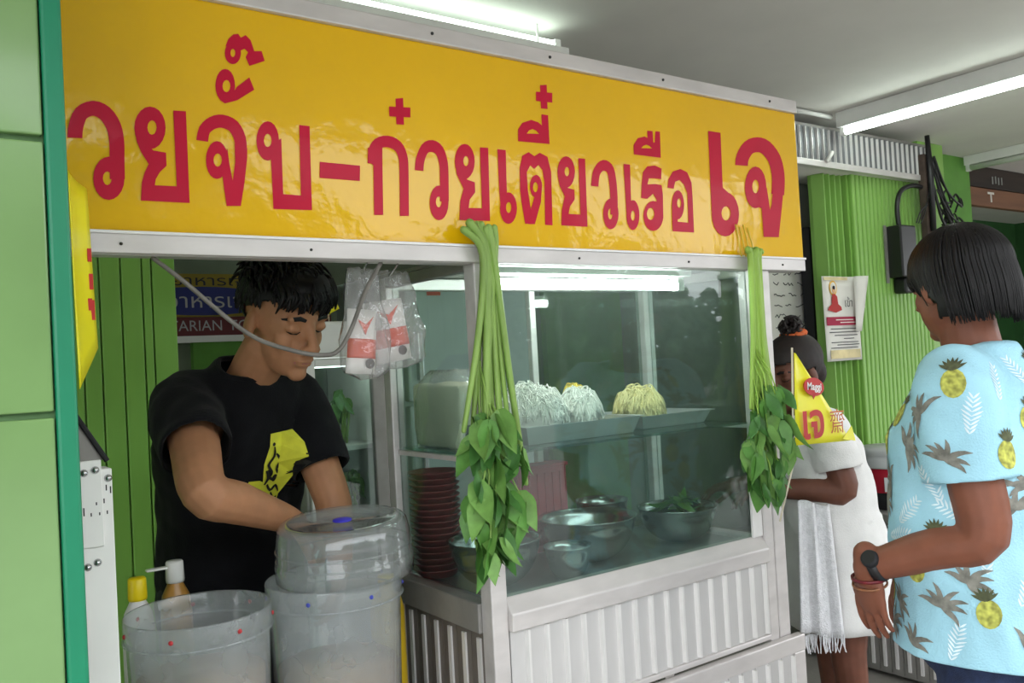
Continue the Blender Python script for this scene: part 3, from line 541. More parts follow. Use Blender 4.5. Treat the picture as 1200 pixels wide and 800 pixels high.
def frame(F, up=(0, 0, 1)):
    F = Vector(F).normalized(); up = Vector(up); lx = F.cross(up).normalized(); lz = lx.cross(F)
    return Matrix((lx, F, lz)).transposed()      # columns: right side, forward, up
def ering(c, hx, hy, ax, ay, n=24, e=2.3):
    out = []
    for i in range(n):
        t = 2*math.pi*i/n; a, b = math.cos(t), math.sin(t)
        out.append(Vector(c)+Vector(ax)*hx*math.copysign(abs(a)**(2/e), a)+Vector(ay)*hy*math.copysign(abs(b)**(2/e), b))
    return out
def torso(mb, lv, F):
    """lv: (centre, half width, half depth) from hips to neck; rings square to the body's facing"""
    fr = frame(F)
    mb.loft([ering(c, hx, hy, fr.col[0], fr.col[1]) for c, hx, hy in lv])
def limb(mb, pts, rad, k=4, n=14):
    p = crom(pts, k); m_ = len(pts)-1
    r = []
    for i in range(len(p)):
        t = i/k; a = min(int(t), m_-1); r.append(rad[a]+(rad[a+1]-rad[a])*(t-a))
    mb.tube(p, r, n, roundcap=True)
def sleeve(mb, pts, rad):
    p = crom(pts, 4); m_ = len(pts)-1; r = []
    for i in range(len(p)):
        t = i/4; a = min(int(t), m_-1); r.append(rad[a]+(rad[a+1]-rad[a])*(t-a))
    mb.tube(p, r, 20)
def open_end(me, end, d, r):
    bm = bmesh.new(); bm.from_mesh(me); bm.normal_update()
    dead = []
    for f in bm.faces:
        c = f.calc_center_median()-end; al = c.dot(d)
        if -.016 < al < .03 and f.normal.dot(d) > .62 and (c-d*al).length < r: dead.append(f)
    bmesh.ops.delete(bm, geom=dead, context='FACES')
    rim = [v for v in bm.verts if v.is_boundary and abs((v.co-end).dot(d)) < .04 and (v.co-end).length < r*1.3]
    for _ in range(4):
        nw = {v: sum((e.other_vert(v).co for e in v.link_edges if e.is_boundary), Vector())/max(1, sum(1 for e in v.link_edges if e.is_boundary)) for v in rim}
        for v, c in nw.items(): v.co = v.co*.5+c*.5
    for v in rim: v.co -= d*((v.co-end).dot(d)+.002)*.85
    bm.to_mesh(me); bm.free()
    me.polygons.foreach_set('use_smooth', [True]*len(me.polygons))
def hand(mb, wrist, d, palm, thumb, curl=25, s=1., spread=1.):
    """wrist point, direction of the hand, palm normal, side of the thumb; five separate bent fingers"""
    d = Vector(d).normalized(); palm = Vector(palm); palm = (palm-d*palm.dot(d)).normalized()
    th = d.cross(palm)
    if th.dot(Vector(thumb)) < 0: th = -th
    w = Vector(wrist)
    mtx = Matrix((th, palm, d)).transposed()
    mb.ell(w+d*.048*s, (.041*s, .017*s, .056*s), mtx)
    mb.ell(w+d*.072*s, (.043*s, .014*s, .024*s), mtx)
    mb.ell(w+d*.040*s+th*.022*s+palm*.008*s, (.017*s, .015*s, .030*s), mtx)
    limb(mb, [w-d*.03*s, w+d*.02*s], [.027*s, .028*s])
    for k, (off, ln, rr) in enumerate(((.034, .074, .0085), (.0115, .084, .0088), (-.0115, .078, .0085), (-.033, .060, .0075))):
        base = w+d*(.085-.004*abs(k-1.2))*s+th*off*s
        fan = th*(off*.9*spread)
        dd = (d+fan).normalized(); p = [base-d*.012*s]; a = 0; cur = base
        p.append(cur)
        for seg, fr_ in enumerate((.45, .32, .23)):
            a += curl*(.6, 1.0, .7)[seg]
            cur = cur+(dd*math.cos(R(a))+palm*math.sin(R(a)))*ln*fr_*s
            p.append(cur)
        limb(mb, p, [rr*s*q for q in (1.05, 1.08, 1., .92, .78)], 3, 10)
    b = w+d*.028*s+th*.030*s+palm*.006*s
    limb(mb, [b, b+(d*.55+th*.6+palm*.25)*.034*s, b+(d*.85+th*.62+palm*.40)*.058*s, b+(d*1.05+th*.55+palm*.5)*.076*s], [.0135*s, .0115*s, .0100*s, .0080*s], 3, 10)
def head_prims(mb, c, H, s=1., wide=1.):
    """H: 3x3 head frame (right, face forward, up)"""
    c = Vector(c)
    def P(x, y, z): return c+H @ (Vector((x*wide, y, z))*s)
    def E(p, r, m_=None): mb.ell(P(*p), (r[0]*s*wide, r[1]*s, r[2]*s), (H @ m_) if m_ else H, 18, 12)
    E((0, -.016, .030), (.074, .094, .082))
    E((0, .010, .015), (.070, .082, .075))
    E((0, .022, -.045), (.060, .066, .070))
    E((0, .030, -.072), (.048, .052, .044))
    E((0, .066, -.098), (.022, .020, .018))
    for sx in (-1, 1):
        E((sx*.034, .052, -.026), (.024, .024, .030))
        E((sx*.028, .077, .029), (.026, .010, .010))
        E((sx*.0135, .098, -.034), (.011, .010, .008))
        mb.ell(P(sx*.078, -.010, -.010), (.011*s, .021*s, .034*s), H @ Matrix.Rotation(R(-12), 3, 'X') @ Matrix.Rotation(R(sx*-18), 3, 'Z'), 14, 10)
        E((sx*.033, .074, .008), (.016, .015, .012))
    limb(mb, [P(0, .084, .020), P(0, .098, -.010), P(0, .108, -.028)], [.009*s, .0105*s, .0135*s], 4, 12)
    E((0, .086, -.060), (.023, .013, .0065)); E((0, .083, -.071), (.020, .013, .0075))
def head_sculpt(me, c, H, s=1.):
    co = vget(me); Hn = np.array(H)
    L = (co-np.array(c)) @ Hn / s
    D = np.zeros_like(L)
    def bump(p, r, d):
        q = ((L-np.array(p))/np.array(r)); g = np.exp(-(q**2).sum(1)); D[:] += g[:, None]*np.array(d)
    for sx in (-1, 1):
        bump((sx*.031, .090, .016), (.016, .03, .008), (0, -.005, 0))
        bump((sx*.018, .092, .006), (.007, .03, .012), (0, -.006, 0))
        bump((sx*.033, .088, .000), (.018, .03, .006), (0, -.003, 0))
        bump((sx*.030, .088, -.055), (.008, .03, .012), (0, -.0035, 0))
    bump((0, .095, -.066), (.022, .02, .0022), (0, -.004, 0))
    bump((0, .09, -.083), (.02, .03, .007), (0, -.004, 0))
    vset(me, co+(D @ Hn.T)*s)
def bvh_of(me):
    bm = bmesh.new(); bm.from_mesh(me); t = BVHTree.FromBMesh(bm); bm.free(); return t
def drop(tree, p, n, off, reach=.25):
    """put p on the surface along -n"""
    n = Vector(n); hit = tree.ray_cast(Vector(p)+n*reach, -n, reach*2.5)
    if hit[0] is None: return None
    return hit[0]+hit[1]*off if hit[1].dot(n) > 0 else hit[0]+n*off
class Decal:
    def __init__(s, tree, off=.0025): s.t = tree; s.off = off; s.mb = MB()
    def strip(s, o, n, ux, uy, spine, widths):
        """ribbon along a 2-D spine, laid on the cloth; three vertices across"""
        n = Vector(n); rows = []
        for i, (a, b) in enumerate(spine):
            a2, b2 = spine[min(i+1, len(spine)-1)]; a1, b1 = spine[max(i-1, 0)]
            tx, ty = a2-a1, b2-b1; L_ = math.hypot(tx, ty) or 1; nx, ny = -ty/L_, tx/L_
            row = []
            for q in (-1, 0, 1):
                p = Vector(o)+Vector(ux)*(a+nx*widths[i]*q)+Vector(uy)*(b+ny*widths[i]*q)
                h = drop(s.t, p, n, s.off)
                if h is None: return
                row.append(h)
            rows.append(row)
        base = len(s.mb.v)
        for r_ in rows: s.mb.v += [tuple(p) for p in r_]
        for i in range(len(rows)-1):
            for j in (0, 1): s.mb.f.append((base+i*3+j, base+i*3+j+1, base+(i+1)*3+j+1, base+(i+1)*3+j))
    def disc(s, o, n, ux, uy, c, rx, ry, k=14):
        pts = []
        for rr in (0, .55, 1):
            for i in range(1 if rr == 0 else k):
                t = 2*math.pi*i/k
                p = Vector(o)+Vector(ux)*(c[0]+rx*rr*math.cos(t))+Vector(uy)*(c[1]+ry*rr*math.sin(t))
                h = drop(s.t, p, n, s.off)
                if h is None: return
                pts.append(h)
        b = len(s.mb.v); s.mb.v += [tuple(p) for p in pts]
        for i in range(k):
            j = (i+1) % k
            s.mb.f.append((b, b+1+i, b+1+j)); s.mb.f.append((b+1+i, b+1+k+i, b+1+k+j, b+1+j))
    def build(s, name, m_, parent):
        if not s.mb.f: return None
        me = bpy.data.meshes.new(name); me.from_pydata(s.mb.v, [], s.mb.f)
        return link(name, me, m_, parent)
def wrinkle(me, amp, sc, axis_stretch=(1, 1, 1)):
    co = vget(me); nn = vnorm(me)
    d = np.array([noise.noise(Vector((p[0]*sc*axis_stretch[0], p[1]*sc*axis_stretch[1], p[2]*sc*axis_stretch[2]))) for p in co])
    vset(me, co+nn*(d*amp)[:, None])
def locks(mb, H, c, s, roots, n=5):
    """roots: list of polylines in head space with radius"""
    for pts, r in roots:
        p = [Vector(c)+H @ (Vector(q)*s) for q in crom(pts, 3)]
        k = len(p)
        mb.tube(p, [r*s*(1-.75*(i/(k-1))**2) for i in range(k)], 4)
def face_marks(root, tree, c, H, s, brow, lipm, lash):
    def P(x, y, z): return Vector(c)+H @ (Vector((x, y, z))*s)
    fwdv = H.col[1]; ux = H.col[0]; uy = H.col[2]
    o = P(0, .1, 0)
    for sx in (-1, 1):
        d = Decal(tree, .0012)
        d.strip(o, fwdv, ux, uy, [(sx*.014*s, .027*s), (sx*.028*s, .032*s), (sx*.042*s, .031*s), (sx*.054*s, .024*s)], [.0032*s, .0042*s, .0038*s, .0015*s])
        d.build('eyebrow', brow, root)
    for sx in (-1, 1):
        d = Decal(tree, .0010)
        d.strip(o, fwdv, ux, uy, [(sx*.019*s, .001*s), (sx*.028*s, -.0025*s), (sx*.038*s, -.002*s), (sx*.046*s, .002*s)], [.0012*s, .0020*s, .0020*s, .0010*s])
        d.build('eyelashes', lash, root)
    d = Decal(tree, .0008)
    d.strip(o, fwdv, ux, uy, [(-.023*s, -.0665*s), (-.010*s, -.0655*s), (0, -.066*s), (.010*s, -.0655*s), (.023*s, -.0665*s)], [.0012*s, .0070*s, .0075*s, .0070*s, .0012*s])
    d.build('lips', lipm, root)

# ---------------------------------------------------------------- the cook behind the cart
man = thing('person', 'man in black t-shirt with yellow print, head bowed, cooking behind the cart', 'person', (.64, 2.08, 0))
mF = Vector((.234, -.965, 0)).normalized(); mL = -frame(mF).col[0]
hc = Vector((.690, 1.815, 1.470))
mh = frame((.30, -.955, 0)); Hm = mh @ Matrix.Rotation(R(-24), 3, 'X') @ Matrix.Rotation(R(5), 3, 'Y')
A = {'sr': Vector((.505, 1.925, 1.295)), 'er': Vector((.470, 1.690, 1.135)), 'wr': Vector((.675, 1.800, 1.040)),
     'sl': Vector((.770, 1.990, 1.295)), 'el': Vector((.800, 1.865, 1.065)), 'wl': Vector((.805, 1.845, .925))}
mb = MB()
tl = [((.645, 2.10, .80), .150, .105), ((.645, 2.10, .90), .160, .110), ((.64, 2.085, 1.00), .148, .102), ((.635, 2.05, 1.10), .155, .105), ((.632, 2.005, 1.20), .165, .105), ((.634, 1.975, 1.285), .150, .082), ((.642, 1.945, 1.345), .088, .062)]
torso(mb, tl, mF)
limb(mb, [(.640, 1.955, 1.30), (.650, 1.915, 1.355), (.668, 1.860, 1.41)], [.062, .054, .056])
limb(mb, [A['sr']+mL*.05, A['sr'], A['sr'].lerp(A['er'], .5), A['er'], A['er'].lerp(A['wr'], .35), A['wr']], [.055, .056, .050, .044, .043, .028])
limb(mb, [A['sl']-mL*.05, A['sl'], A['sl'].lerp(A['el'], .5), A['el'], A['el'].lerp(A['wl'], .35), A['wl']], [.055, .056, .048, .042, .041, .028])
hand(mb, A['wr'], (.72, .28, -.50), (.2, .5, -.8), (.3, -.8, .3), 30, .95)
hand(mb, A['wl'], (-.10, .06, -.95), (-.8, .2, .2), (-.3, -.9, 0), 30, .95)
for sx in (-1, 1):
    hp = Vector((.645, 2.10, .86))+mL*sx*.085
    limb(mb, [hp, hp+Vector((0, -.01, -.40)), hp+Vector((0, .03, -.79))], [.088, .062, .042])
    f0 = hp+Vector((0, .03, -.815))
    limb(mb, [f0-mF*.03, f0+mF*.08, f0+mF*.17], [.040, .038, .030])
head_prims(mb, hc, Hm, 1.02)
bm_ = remesh('body', mb, .0042, 3)
head_sculpt(bm_, hc, Hm, 1.02)
body = link('body', bm_, 'skin_tan', man)
bt = bvh_of(bm_)
face_marks(man, bt, hc, Hm, 1.02, 'hair_black', 'lip', 'hair_black')
# black t-shirt
mb = MB()
torso(mb, [(c, hx+.022, hy+.022) for c, hx, hy in [((.645, 2.10, .74), .155, .110)]+tl[:-1]]+[((.648, 1.930, 1.395), .072, .062)], mF)
sr_end = A['sr'].lerp(A['er'], .56); sl_end = A['sl'].lerp(A['el'], .74)
sleeve(mb, [A['sr']+mL*.07, A['sr'], sr_end], [.070, .072, .073])
sleeve(mb, [A['sl']-mL*.07, A['sl'], sl_end], [.070, .072, .067])
sm_ = remesh('t_shirt', mb, .007, 5)
wrinkle(sm_, .010, 9, (1, 1, .6)); wrinkle(sm_, .004, 25)
dr = (A['er']-A['sr']).normalized(); dl = (A['el']-A['sl']).normalized()
nk = Vector((.652, 1.912, 1.385)); nd = Vector((.15, -.70, 1)).normalized()
mc = Vector((.635, 2.0, 1.2))
open_end(sm_, sr_end, dr, .095); open_end(sm_, sl_end, dl, .09)
trim(sm_, [((0, 0, .76), (0, 0, -1), lambda p: p.z < .80), (nk-nd*.012, nd, lambda p: (p-nk).length < .13 and p.z > 1.27)])
shirt = link('t_shirt', sm_, 'tee_black', man, solid=.004)
st = bvh_of(sm_)
ob = [Vector(v.co) for v in sm_.vertices if abs((v.co-(nk-nd*.012)).dot(nd)) < .0005 and (v.co-nk).length < .13]
cn = sum(ob, Vector())/max(1, len(ob)); u_ = nd.cross(Vector((1, 0, 0))).normalized(); v_ = nd.cross(u_)
ob.sort(key=lambda p: math.atan2((p-cn).dot(v_), (p-cn).dot(u_)))
if len(ob) > 8: MB().tube(ob[::2]+[ob[0]], .006, 6, cap=False).build('collar', 'tee_black', shirt, True)
# yellow chest print: patch with abstract black line work
po = Vector((.694, 1.90, 1.142)); pn = (mF*.9+Vector((.25, 0, .1))).normalized(); px_ = pn.cross(Vector((0, 0, 1))).normalized()*-1; pz = Vector((0, 0, 1))
if px_.dot(Vector((1, 0, 0))) < 0: px_ = -px_
d = Decal(st, .004)
d.strip(po, pn, px_, pz, [(0, .080), (.002, .05), (-.002, .015), (.004, -.02), (.003, -.06), (.012, -.088)], [.028, .031, .030, .029, .025, .015])
d.build('chest_print', 'print_yellow', shirt)
d = Decal(st, .004)
d.strip(po, pn, px_, pz, [(-.058, -.032), (-.035, -.036), (-.02, -.04)], [.014, .016, .012])
d.build('chest_print', 'print_yellow', shirt)
d = Decal(st, .006)
rr = random.Random(3)
for sp in ([(-.018, .05), (-.014, .03), (-.022, .012), (-.01, -.004)], [(-.01, .035), (.004, .02), (.0, .0), (.012, -.012)], [(.028, .065), (.014, .05), (.016, .028), (.030, .02)], [(-.02, -.01), (-.006, -.02), (.008, -.014), (.024, -.026)], [(-.014, -.03), (-.002, -.045), (.010, -.036), (.022, -.05)], [(.0, -.05), (.01, -.065), (.02, -.06)], [(-.024, .0), (-.016, -.014), (-.02, -.03)], [(.02, .012), (.028, -.004), (.018, -.014)]):
    q = [tuple(v)[:2] for v in crom([(a, b, 0) for a, b in sp], 3)]
    d.strip(po, pn, px_, pz, q, [.0016+.0018*math.sin(math.pi*i/(len(q)-1)) for i in range(len(q))])
d.disc(po, pn, px_, pz, (.000, -.018), .007, .008, 10); d.disc(po, pn, px_, pz, (-.020, .055), .004, .004, 8)
d.build('print_lines', 'print_black', shirt)['kind'] = 'stuff'
# trousers and shoes
mb = MB()
torso(mb, [((.645, 2.10, .74), .150, .112), ((.645, 2.10, .84), .165, .120), ((.645, 2.10, .93), .160, .115)], mF)
for sx in (-1, 1):
    hp = Vector((.645, 2.10, .84))+mL*sx*.085
    limb(mb, [hp, hp+Vector((0, -.01, -.38)), hp+Vector((0, .03, -.72))], [.105, .080, .066])
tm = remesh('trousers', mb, .010, 4); cut(tm, [lambda p: p.z < .10]); link('trousers', tm, 'trouser_dark', man, solid=.004)
for sx in (-1, 1):
    f0 = Vector((.645, 2.13, .035))+mL*sx*.085
    mb = MB(); limb(mb, [f0-mF*.05, f0+mF*.06, f0+mF*.18], [.045, .044, .036]); me = remesh('shoe', mb, .01, 3); cut(me, [lambda p: p.z < -.0]); link('shoe', me, 'black_plastic', man)
# hair
mb = MB()
def hp_(x, y, z): return hc+Hm @ (Vector((x, y, z))*1.02)
mb.ell(hp_(0, -.016, .042), (.083*1.02, .104*1.02, .086*1.02), Hm, 24, 16)
mb.ell(hp_(0, .035, .085), (.066, .060, .040), Hm)
hm = remesh('hair', mb, .005, 3)
Hi = Hm.inverted()
def hl(p):
    q = Hi @ (p-hc)/1.02
    if q.z < -.055: return True
    if abs(q.x) > .045:                       # sides: above and round the ears
        if q.y > .040: return q.z < .052
        if q.y > -.038: return q.z < .024+max(0, (q.y+.028))*.45
    if q.y > .035: return q.z < .060
    return False
cut(hm, [hl])
hair = link('hair', hm, 'hair_black', man, solid=.003)
mb = MB(); rr = random.Random(11); rts = []
for i in range(1300):
    az = rr.uniform(-math.pi, math.pi); el = math.asin(rr.uniform(-.30, .995))
    dx, dy, dz = math.cos(el)*math.sin(az), math.cos(el)*math.cos(az), math.sin(el)
    if el < .50 and abs(az) < 1.25: continue
    if el < .10 and abs(az) < 1.95: continue
    r0 = Vector((dx*.083, dy*.104-.016, dz*.088+.042))
    tang = Vector((dx*.55+rr.uniform(-.5, .5), .75+rr.uniform(-.3, .3), -.35+rr.uniform(-.4, .3)))
    nrm = Vector((dx, dy, dz)); tang = (tang-nrm*tang.dot(nrm)).normalized()
    L_ = rr.uniform(.030, .052)
    if el < .5: tang = (tang*.5+Vector((0, -.2, -1))).normalized(); L_ *= .5; lift = .05
    else: lift = rr.uniform(.15, .5)
    rts.append(([r0-nrm*.004, r0+tang*L_*.5+nrm*L_*lift*.8, r0+tang*L_+nrm*L_*lift*.6], rr.uniform(.0032, .0058)))
for i in range(46):                           # fringe falling over the forehead
    x = -.064+.128*i/45+rr.uniform(-.004, .004)
    y0 = .090-abs(x)*.35
    rts.append(([(x, y0-.02, .100), (x*1.02+rr.uniform(-.006, .006), y0+.010, .078), (x*1.04+rr.uniform(-.010, .010), y0+.006-abs(x)*.1, .050+rr.uniform(-.012, .014)-(.012 if x < -.02 else 0))], rr.uniform(.005, .0075)))
locks(mb, Hm, hc, 1.02, rts)
mb.build('hair_strands', 'hair_black', hair, True)['kind'] = 'stuff'

# ---------------------------------------------------------------- the customer in the pineapple shirt
wom = thing('person', 'woman with black bob and light blue pineapple-print shirt, seen from behind', 'person', (1.92, .95, 0))
wF = Vector((-.25, .968, 0)).normalized(); wL = -frame(wF).col[0]
wc = Vector((1.912, .965, 0))
def at(l, f, z): return wc+wL*l+wF*f+Vector((0, 0, z))
whc = Vector((1.905, .985, 1.462)); Hw = frame((.28, .96, 0)) @ Matrix.Rotation(R(-6), 3, 'X')
mb = MB()
wt = [(at(0, -.02, .70), .175, .150), (at(0, -.01, .80), .185, .160), (at(0, .01, .92), .175, .155), (at(0, .01, 1.04), .168, .140), (at(0, .015, 1.14), .170, .135), (at(0, -.005, 1.24), .148, .100), (at(0, -.01, 1.305), .095, .072)]
torso(mb, wt, wF)
limb(mb, [at(0, -.015, 1.26), at(.0, 0, 1.33), at(0, .01, 1.40)], [.072, .060, .058])
B = {'sl': at(.165, -.005, 1.243), 'el': Vector((1.748, .885, .955)), 'wl': Vector((1.688, 1.105, .868)),
     'sr': at(-.165, -.005, 1.243), 'er': at(-.215, .05, .955), 'wr': at(-.10, .20, .80)}
limb(mb, [B['sl']-wL*.05, B['sl'], B['sl'].lerp(B['el'], .5), B['el'], B['el'].lerp(B['wl'], .35), B['wl']], [.060, .063, .056, .050, .047, .030])
limb(mb, [B['sr']+wL*.05, B['sr'], B['sr'].lerp(B['er'], .5), B['er'], B['er'].lerp(B['wr'], .35), B['wr']], [.060, .063, .056, .050, .047, .030])
hand(mb, B['wl'], (.10, .02, -1), (.9, -.2, 0), (.1, 1, 0), 14, 1.0, 1.)
hand(mb, B['wr'], (-.25, .10, -1), (0, -1, 0), (-1, 0, 0), 25, .95)
for sx in (-1, 1):
    hp = at(sx*.095, -.02, .74)
    limb(mb, [hp, hp+Vector((0, .02, -.34)), hp+Vector((0, -.02, -.67))], [.105, .068, .045])
    f0 = at(sx*.095, -.04, .045); limb(mb, [f0-wF*.03, f0+wF*.08, f0+wF*.16], [.040, .036, .026])
head_prims(mb, whc, Hw, .98, 1.12)
bm_ = remesh('body', mb, .0045, 3); head_sculpt(bm_, whc, Hw, .98)
link('body', bm_, 'skin_brown', wom); wbt = bvh_of(bm_)
face_marks(wom, wbt, whc, Hw, .98, 'hair_black', 'lip_dark', 'hair_black')
# shirt
mb = MB()
torso(mb, [(at(0, -.018, .60), .226, .206), (at(0, -.018, .72), .222, .202)]+[(c, hx+.028, hy+.028) for c, hx, hy in wt[1:-1]]+[(at(0, -.008, 1.330), .090, .076)], wF)
wl_end = B['sl'].lerp(B['el'], .62); wr_end = B['sr'].lerp(B['er'], .62)
sleeve(mb, [B['sl']-wL*.07, B['sl'], wl_end], [.078, .082, .086])
sleeve(mb, [B['sr']+wL*.07, B['sr'], wr_end], [.078, .082, .086])
sm_ = remesh('shirt', mb, .007, 5)
wrinkle(sm_, .010, 8, (1, 1, .5)); wrinkle(sm_, .004, 22, (1, 1, .6))
dl = (B['el']-B['sl']).normalized(); dr = (B['er']-B['sr']).normalized()
nk = at(0, .005, 1.335); nd = Vector((wF.x*.35, wF.y*.35, 1)).normalized()
open_end(sm_, wl_end, dl, .11); open_end(sm_, wr_end, dr, .11)
trim(sm_, [((0, 0, .700), (0, 0, -1), lambda p: p.z < .74), (nk-nd*.012, nd, lambda p: (p-nk).length < .12 and p.z > 1.2)])
shirt = link('shirt', sm_, 'shirt_blue', wom, solid=.004)
st = bvh_of(sm_)
# printed motifs laid on the cloth: palm fronds, pineapples, pale leaves
rr = random.Random(21)
def frond(o, n, ux, uy, s, rot):
    d = Decal(st, .0036)
    for k in range(7):
        a = rot+R(-84+28*k)+rr.uniform(-.12, .12); L_ = s*rr.uniform(.75, 1.1)
        sp = []
        for i in range(6):
            t = i/5; bend = .5*t*t*(1 if math.sin(a-rot) > 0 else -1)
            sp.append((math.sin(a+bend*.6)*L_*t, math.cos(a+bend*.6)*L_*t))
        d.strip(o, n, ux, uy, sp, [s*.02]+[s*w_ for w_ in (.10, .12, .10, .07, .01)])
    d.build('palm_print', 'leaf_grey', shirt)
def feather(o, n, ux, uy, s, rot):
    d = Decal(st, .0030); ca, sa = math.cos(rot), math.sin(rot)
    for k in range(9):
        t = -1+2*k/8
        for sg in (-1, 1):
            a0 = (0, t*s); b0 = (sg*s*.55*(1-.5*abs(t)), t*s+s*.35)
            sp = [(a0[0]+(b0[0]-a0[0])*q, a0[1]+(b0[1]-a0[1])*q) for q in (0, .33, .66, 1)]
            d.strip(o, n, ux, uy, [(x*ca-y*sa, x*sa+y*ca) for x, y in sp], [s*.02, s*.055, s*.05, s*.01])
    d.build('leaf_print', 'leaf_white', shirt)
def pineapple(o, n, ux, uy, s, rot):
    d = Decal(st, .0036); d.disc(o, n, ux, uy, (0, 0), s*.62, s*.78, 16); d.build('pineapple_print', 'pine_yellow', shirt)
    d = Decal(st, .0040); ca, sa = math.cos(rot), math.sin(rot)
    for k in range(7):
        a = rot+R(-60+20*k)
        bx0, by0 = -sa*s*.7, ca*s*.7
        sp = [(bx0-math.sin(a)*s*.75*q, by0+math.cos(a)*s*.75*q) for q in (0, .35, .7, 1)]
        d.strip(o, n, ux, uy, sp, [s*.05, s*.10, s*.08, s*.01])
    d.build('pineapple_crown_print', 'pine_dark', shirt)
k_ = 0
for zi, z in enumerate((1.255, 1.19, 1.125, 1.06, .995, .93, .865, .80, .735, .695)):
    for ai in range(13):
        ang = ai*2*math.pi/13+(zi % 2)*.24+rr.uniform(-.10, .10)
        zz = z+rr.uniform(-.014, .014); kind = (ai*2+zi*3) % 5
        n = (wL*math.cos(ang)+wF*math.sin(ang)).normalized(); ux = Vector((0, 0, 1)).cross(n).normalized(); uy = Vector((0, 0, 1))
        h = st.ray_cast(wc+Vector((0, 0, zz))+n*.6, -n, .6)
        if h[0] is None: continue
        nn_ = (h[1]*.7+n*.3).normalized()
        if nn_.dot(n) < .2: continue
        ux = Vector((0, 0, 1)).cross(nn_).normalized(); uy = nn_.cross(ux)
        rot = rr.uniform(-.3, .3)
        if kind == 0: pineapple(h[0], nn_, ux, uy, .036, rot)
        elif kind in (1, 3): frond(h[0], nn_, ux, uy, .050, rot*5)
        else: feather(h[0], nn_, ux, uy, .034, rot*5)
# jeans
mb = MB()
torso(mb, [(at(0, -.02, .66), .176, .156), (at(0, -.02, .74), .184, .162), (at(0, -.02, .78), .180, .160)], wF)
for sx in (-1, 1):
    hp = at(sx*.092, -.02, .72)
    limb(mb, [hp, hp+Vector((0, .02, -.32)), hp+Vector((0, -.02, -.60))], [.108, .086, .070])
tm = remesh('jeans', mb, .010, 4); cut(tm, [lambda p: p.z < .09]); link('jeans', tm, 'denim', wom, solid=.004)
for sx in (-1, 1):
    f0 = at(sx*.095, -.04, .012)
    MB().prism([f0+wF*a+wL*b for a, b in ((-.07, -.03), (-.07, .03), (.02, .042), (.14, .042), (.20, .02), (.20, -.02), (.14, -.042), (.02, -.042))], (0, 0, -.012), (0, 0, .006)).build('sandal', 'sandal', wom, bevel=.004)
# bob hair
mb = MB()
def wp(x, y, z): return whc+Hw @ (Vector((x, y, z))*.98)
mb.ell(wp(0, -.014, .036), (.092, .110, .098), Hw, 24, 16)
mb.loft([[wp(math.cos(t)*rx, math.sin(t)*ry-.030, z) for t in [2*math.pi*i/24 for i in range(24)]] for rx, ry, z in ((.088, .090, .05), (.098, .096, .0), (.099, .096, -.05), (.092, .088, -.085))])
hm = remesh('hair', mb, .006, 3); Wi = Hw.inverted()
def hl(p):
    q = Wi @ (p-whc)/.98
    return (q.y > .040 and q.z < .035) or (q.y > -.030 and q.z < .010-(.04-q.y)*.75) or q.z < -.078
cut(hm, [hl]); hair = link('hair', hm, 'hair_black', wom, solid=.004)
mb = MB(); rts = []
for i in range(1150):
    az = rr.uniform(-math.pi, math.pi)
    front = abs(az) < .75
    rx, ry = .094+rr.uniform(-.002, .004), .112+rr.uniform(-.002, .004)
    ca, sa = math.cos(az), math.sin(az)
    e0 = rr.uniform(.55, 1.45)
    zend = (.035 if abs(az) < .6 else (.012 if abs(az) < .95 else (-.006 if abs(az) < 1.25 else (-.030 if abs(az) < 1.6 else (-.060 if abs(az) < 1.8 else -.084)))))+rr.uniform(-.012, .010)
    pts = []
    for k in range(7):
        t = k/6
        if t < .5:
            el = e0*(1-t*2)
            pts.append((sa*rx*math.cos(el), ca*ry*math.cos(el)-.016, .036+.100*math.sin(el)))
        else:
            u_ = (t-.5)*2; zz = .036+(zend-.036)*u_; f_ = 1+.05*math.sin(u_*2.4)-.08*u_*u_
            yy = ca*ry*f_-.016-.014*u_*(1 if ca < 0.6 else 0)
            pts.append((sa*rx*f_, yy, zz))
    rts.append((pts, rr.uniform(.0024, .0045)))
locks(mb, Hw, whc, .98, rts)
mb.build('hair_strands', 'hair_black', hair, True)['kind'] = 'stuff'
# watch and bracelets
wd = (B['wl']-B['el']).normalized()
def band(name, c, d, r, w_, m_, parent, flat=1.):
    d = Vector(d).normalized(); u = d.cross(Vector((0, 0, 1))).normalized(); v = d.cross(u)
    pr = [(-w_, r), (-w_, r+.004), (w_, r+.004), (w_, r)]
    mb = MB(); rings = []
    for k in range(24):
        t = 2*math.pi*k/24; e = u*math.cos(t)+v*math.sin(t)*flat
        rings.append([Vector(c)+d*a+e*b for a, b in pr])
    rings.append(rings[0]); mb.loft(rings, cap=False); return mb.build(name, m_, parent, True)
wat = thing('wristwatch', 'black wristwatch on the left wrist of the woman in pineapple shirt', 'watch', B['wl'])
band('strap', B['wl']-wd*.022, wd, .032, .010, 'black_plastic', wat)
cface = B['wl']-wd*.022+Vector((-.030, -.004, .018)); nn_ = Vector((-.85, -.1, .5)).normalized(); q = nn_.to_track_quat('Z', 'Y').to_matrix()
MB().lathe([(.0001, .009), (.015, .009), (.018, .006), (.019, 0), (.019, -.004)], cface, 24, q).build('watch_case', 'black', wat, True)
MB().lathe([(.0001, .0097), (.014, .0097)], cface, 24, q).build('dial', 'black_plastic', wat)
mat('bead_red', '#6a1520', .4, var=.3, scale=80)
br = tag(band('bracelet', B['wl']+Vector((.004, 0, -.022)), (.1, .02, -1), .033, .003, 'bead_red', None), 'dark red cord bracelet below the black wristwatch', 'bracelet', 'wrist bracelets')
mat('bead_gold', '#8a5a3a', .4, var=.3, scale=80)
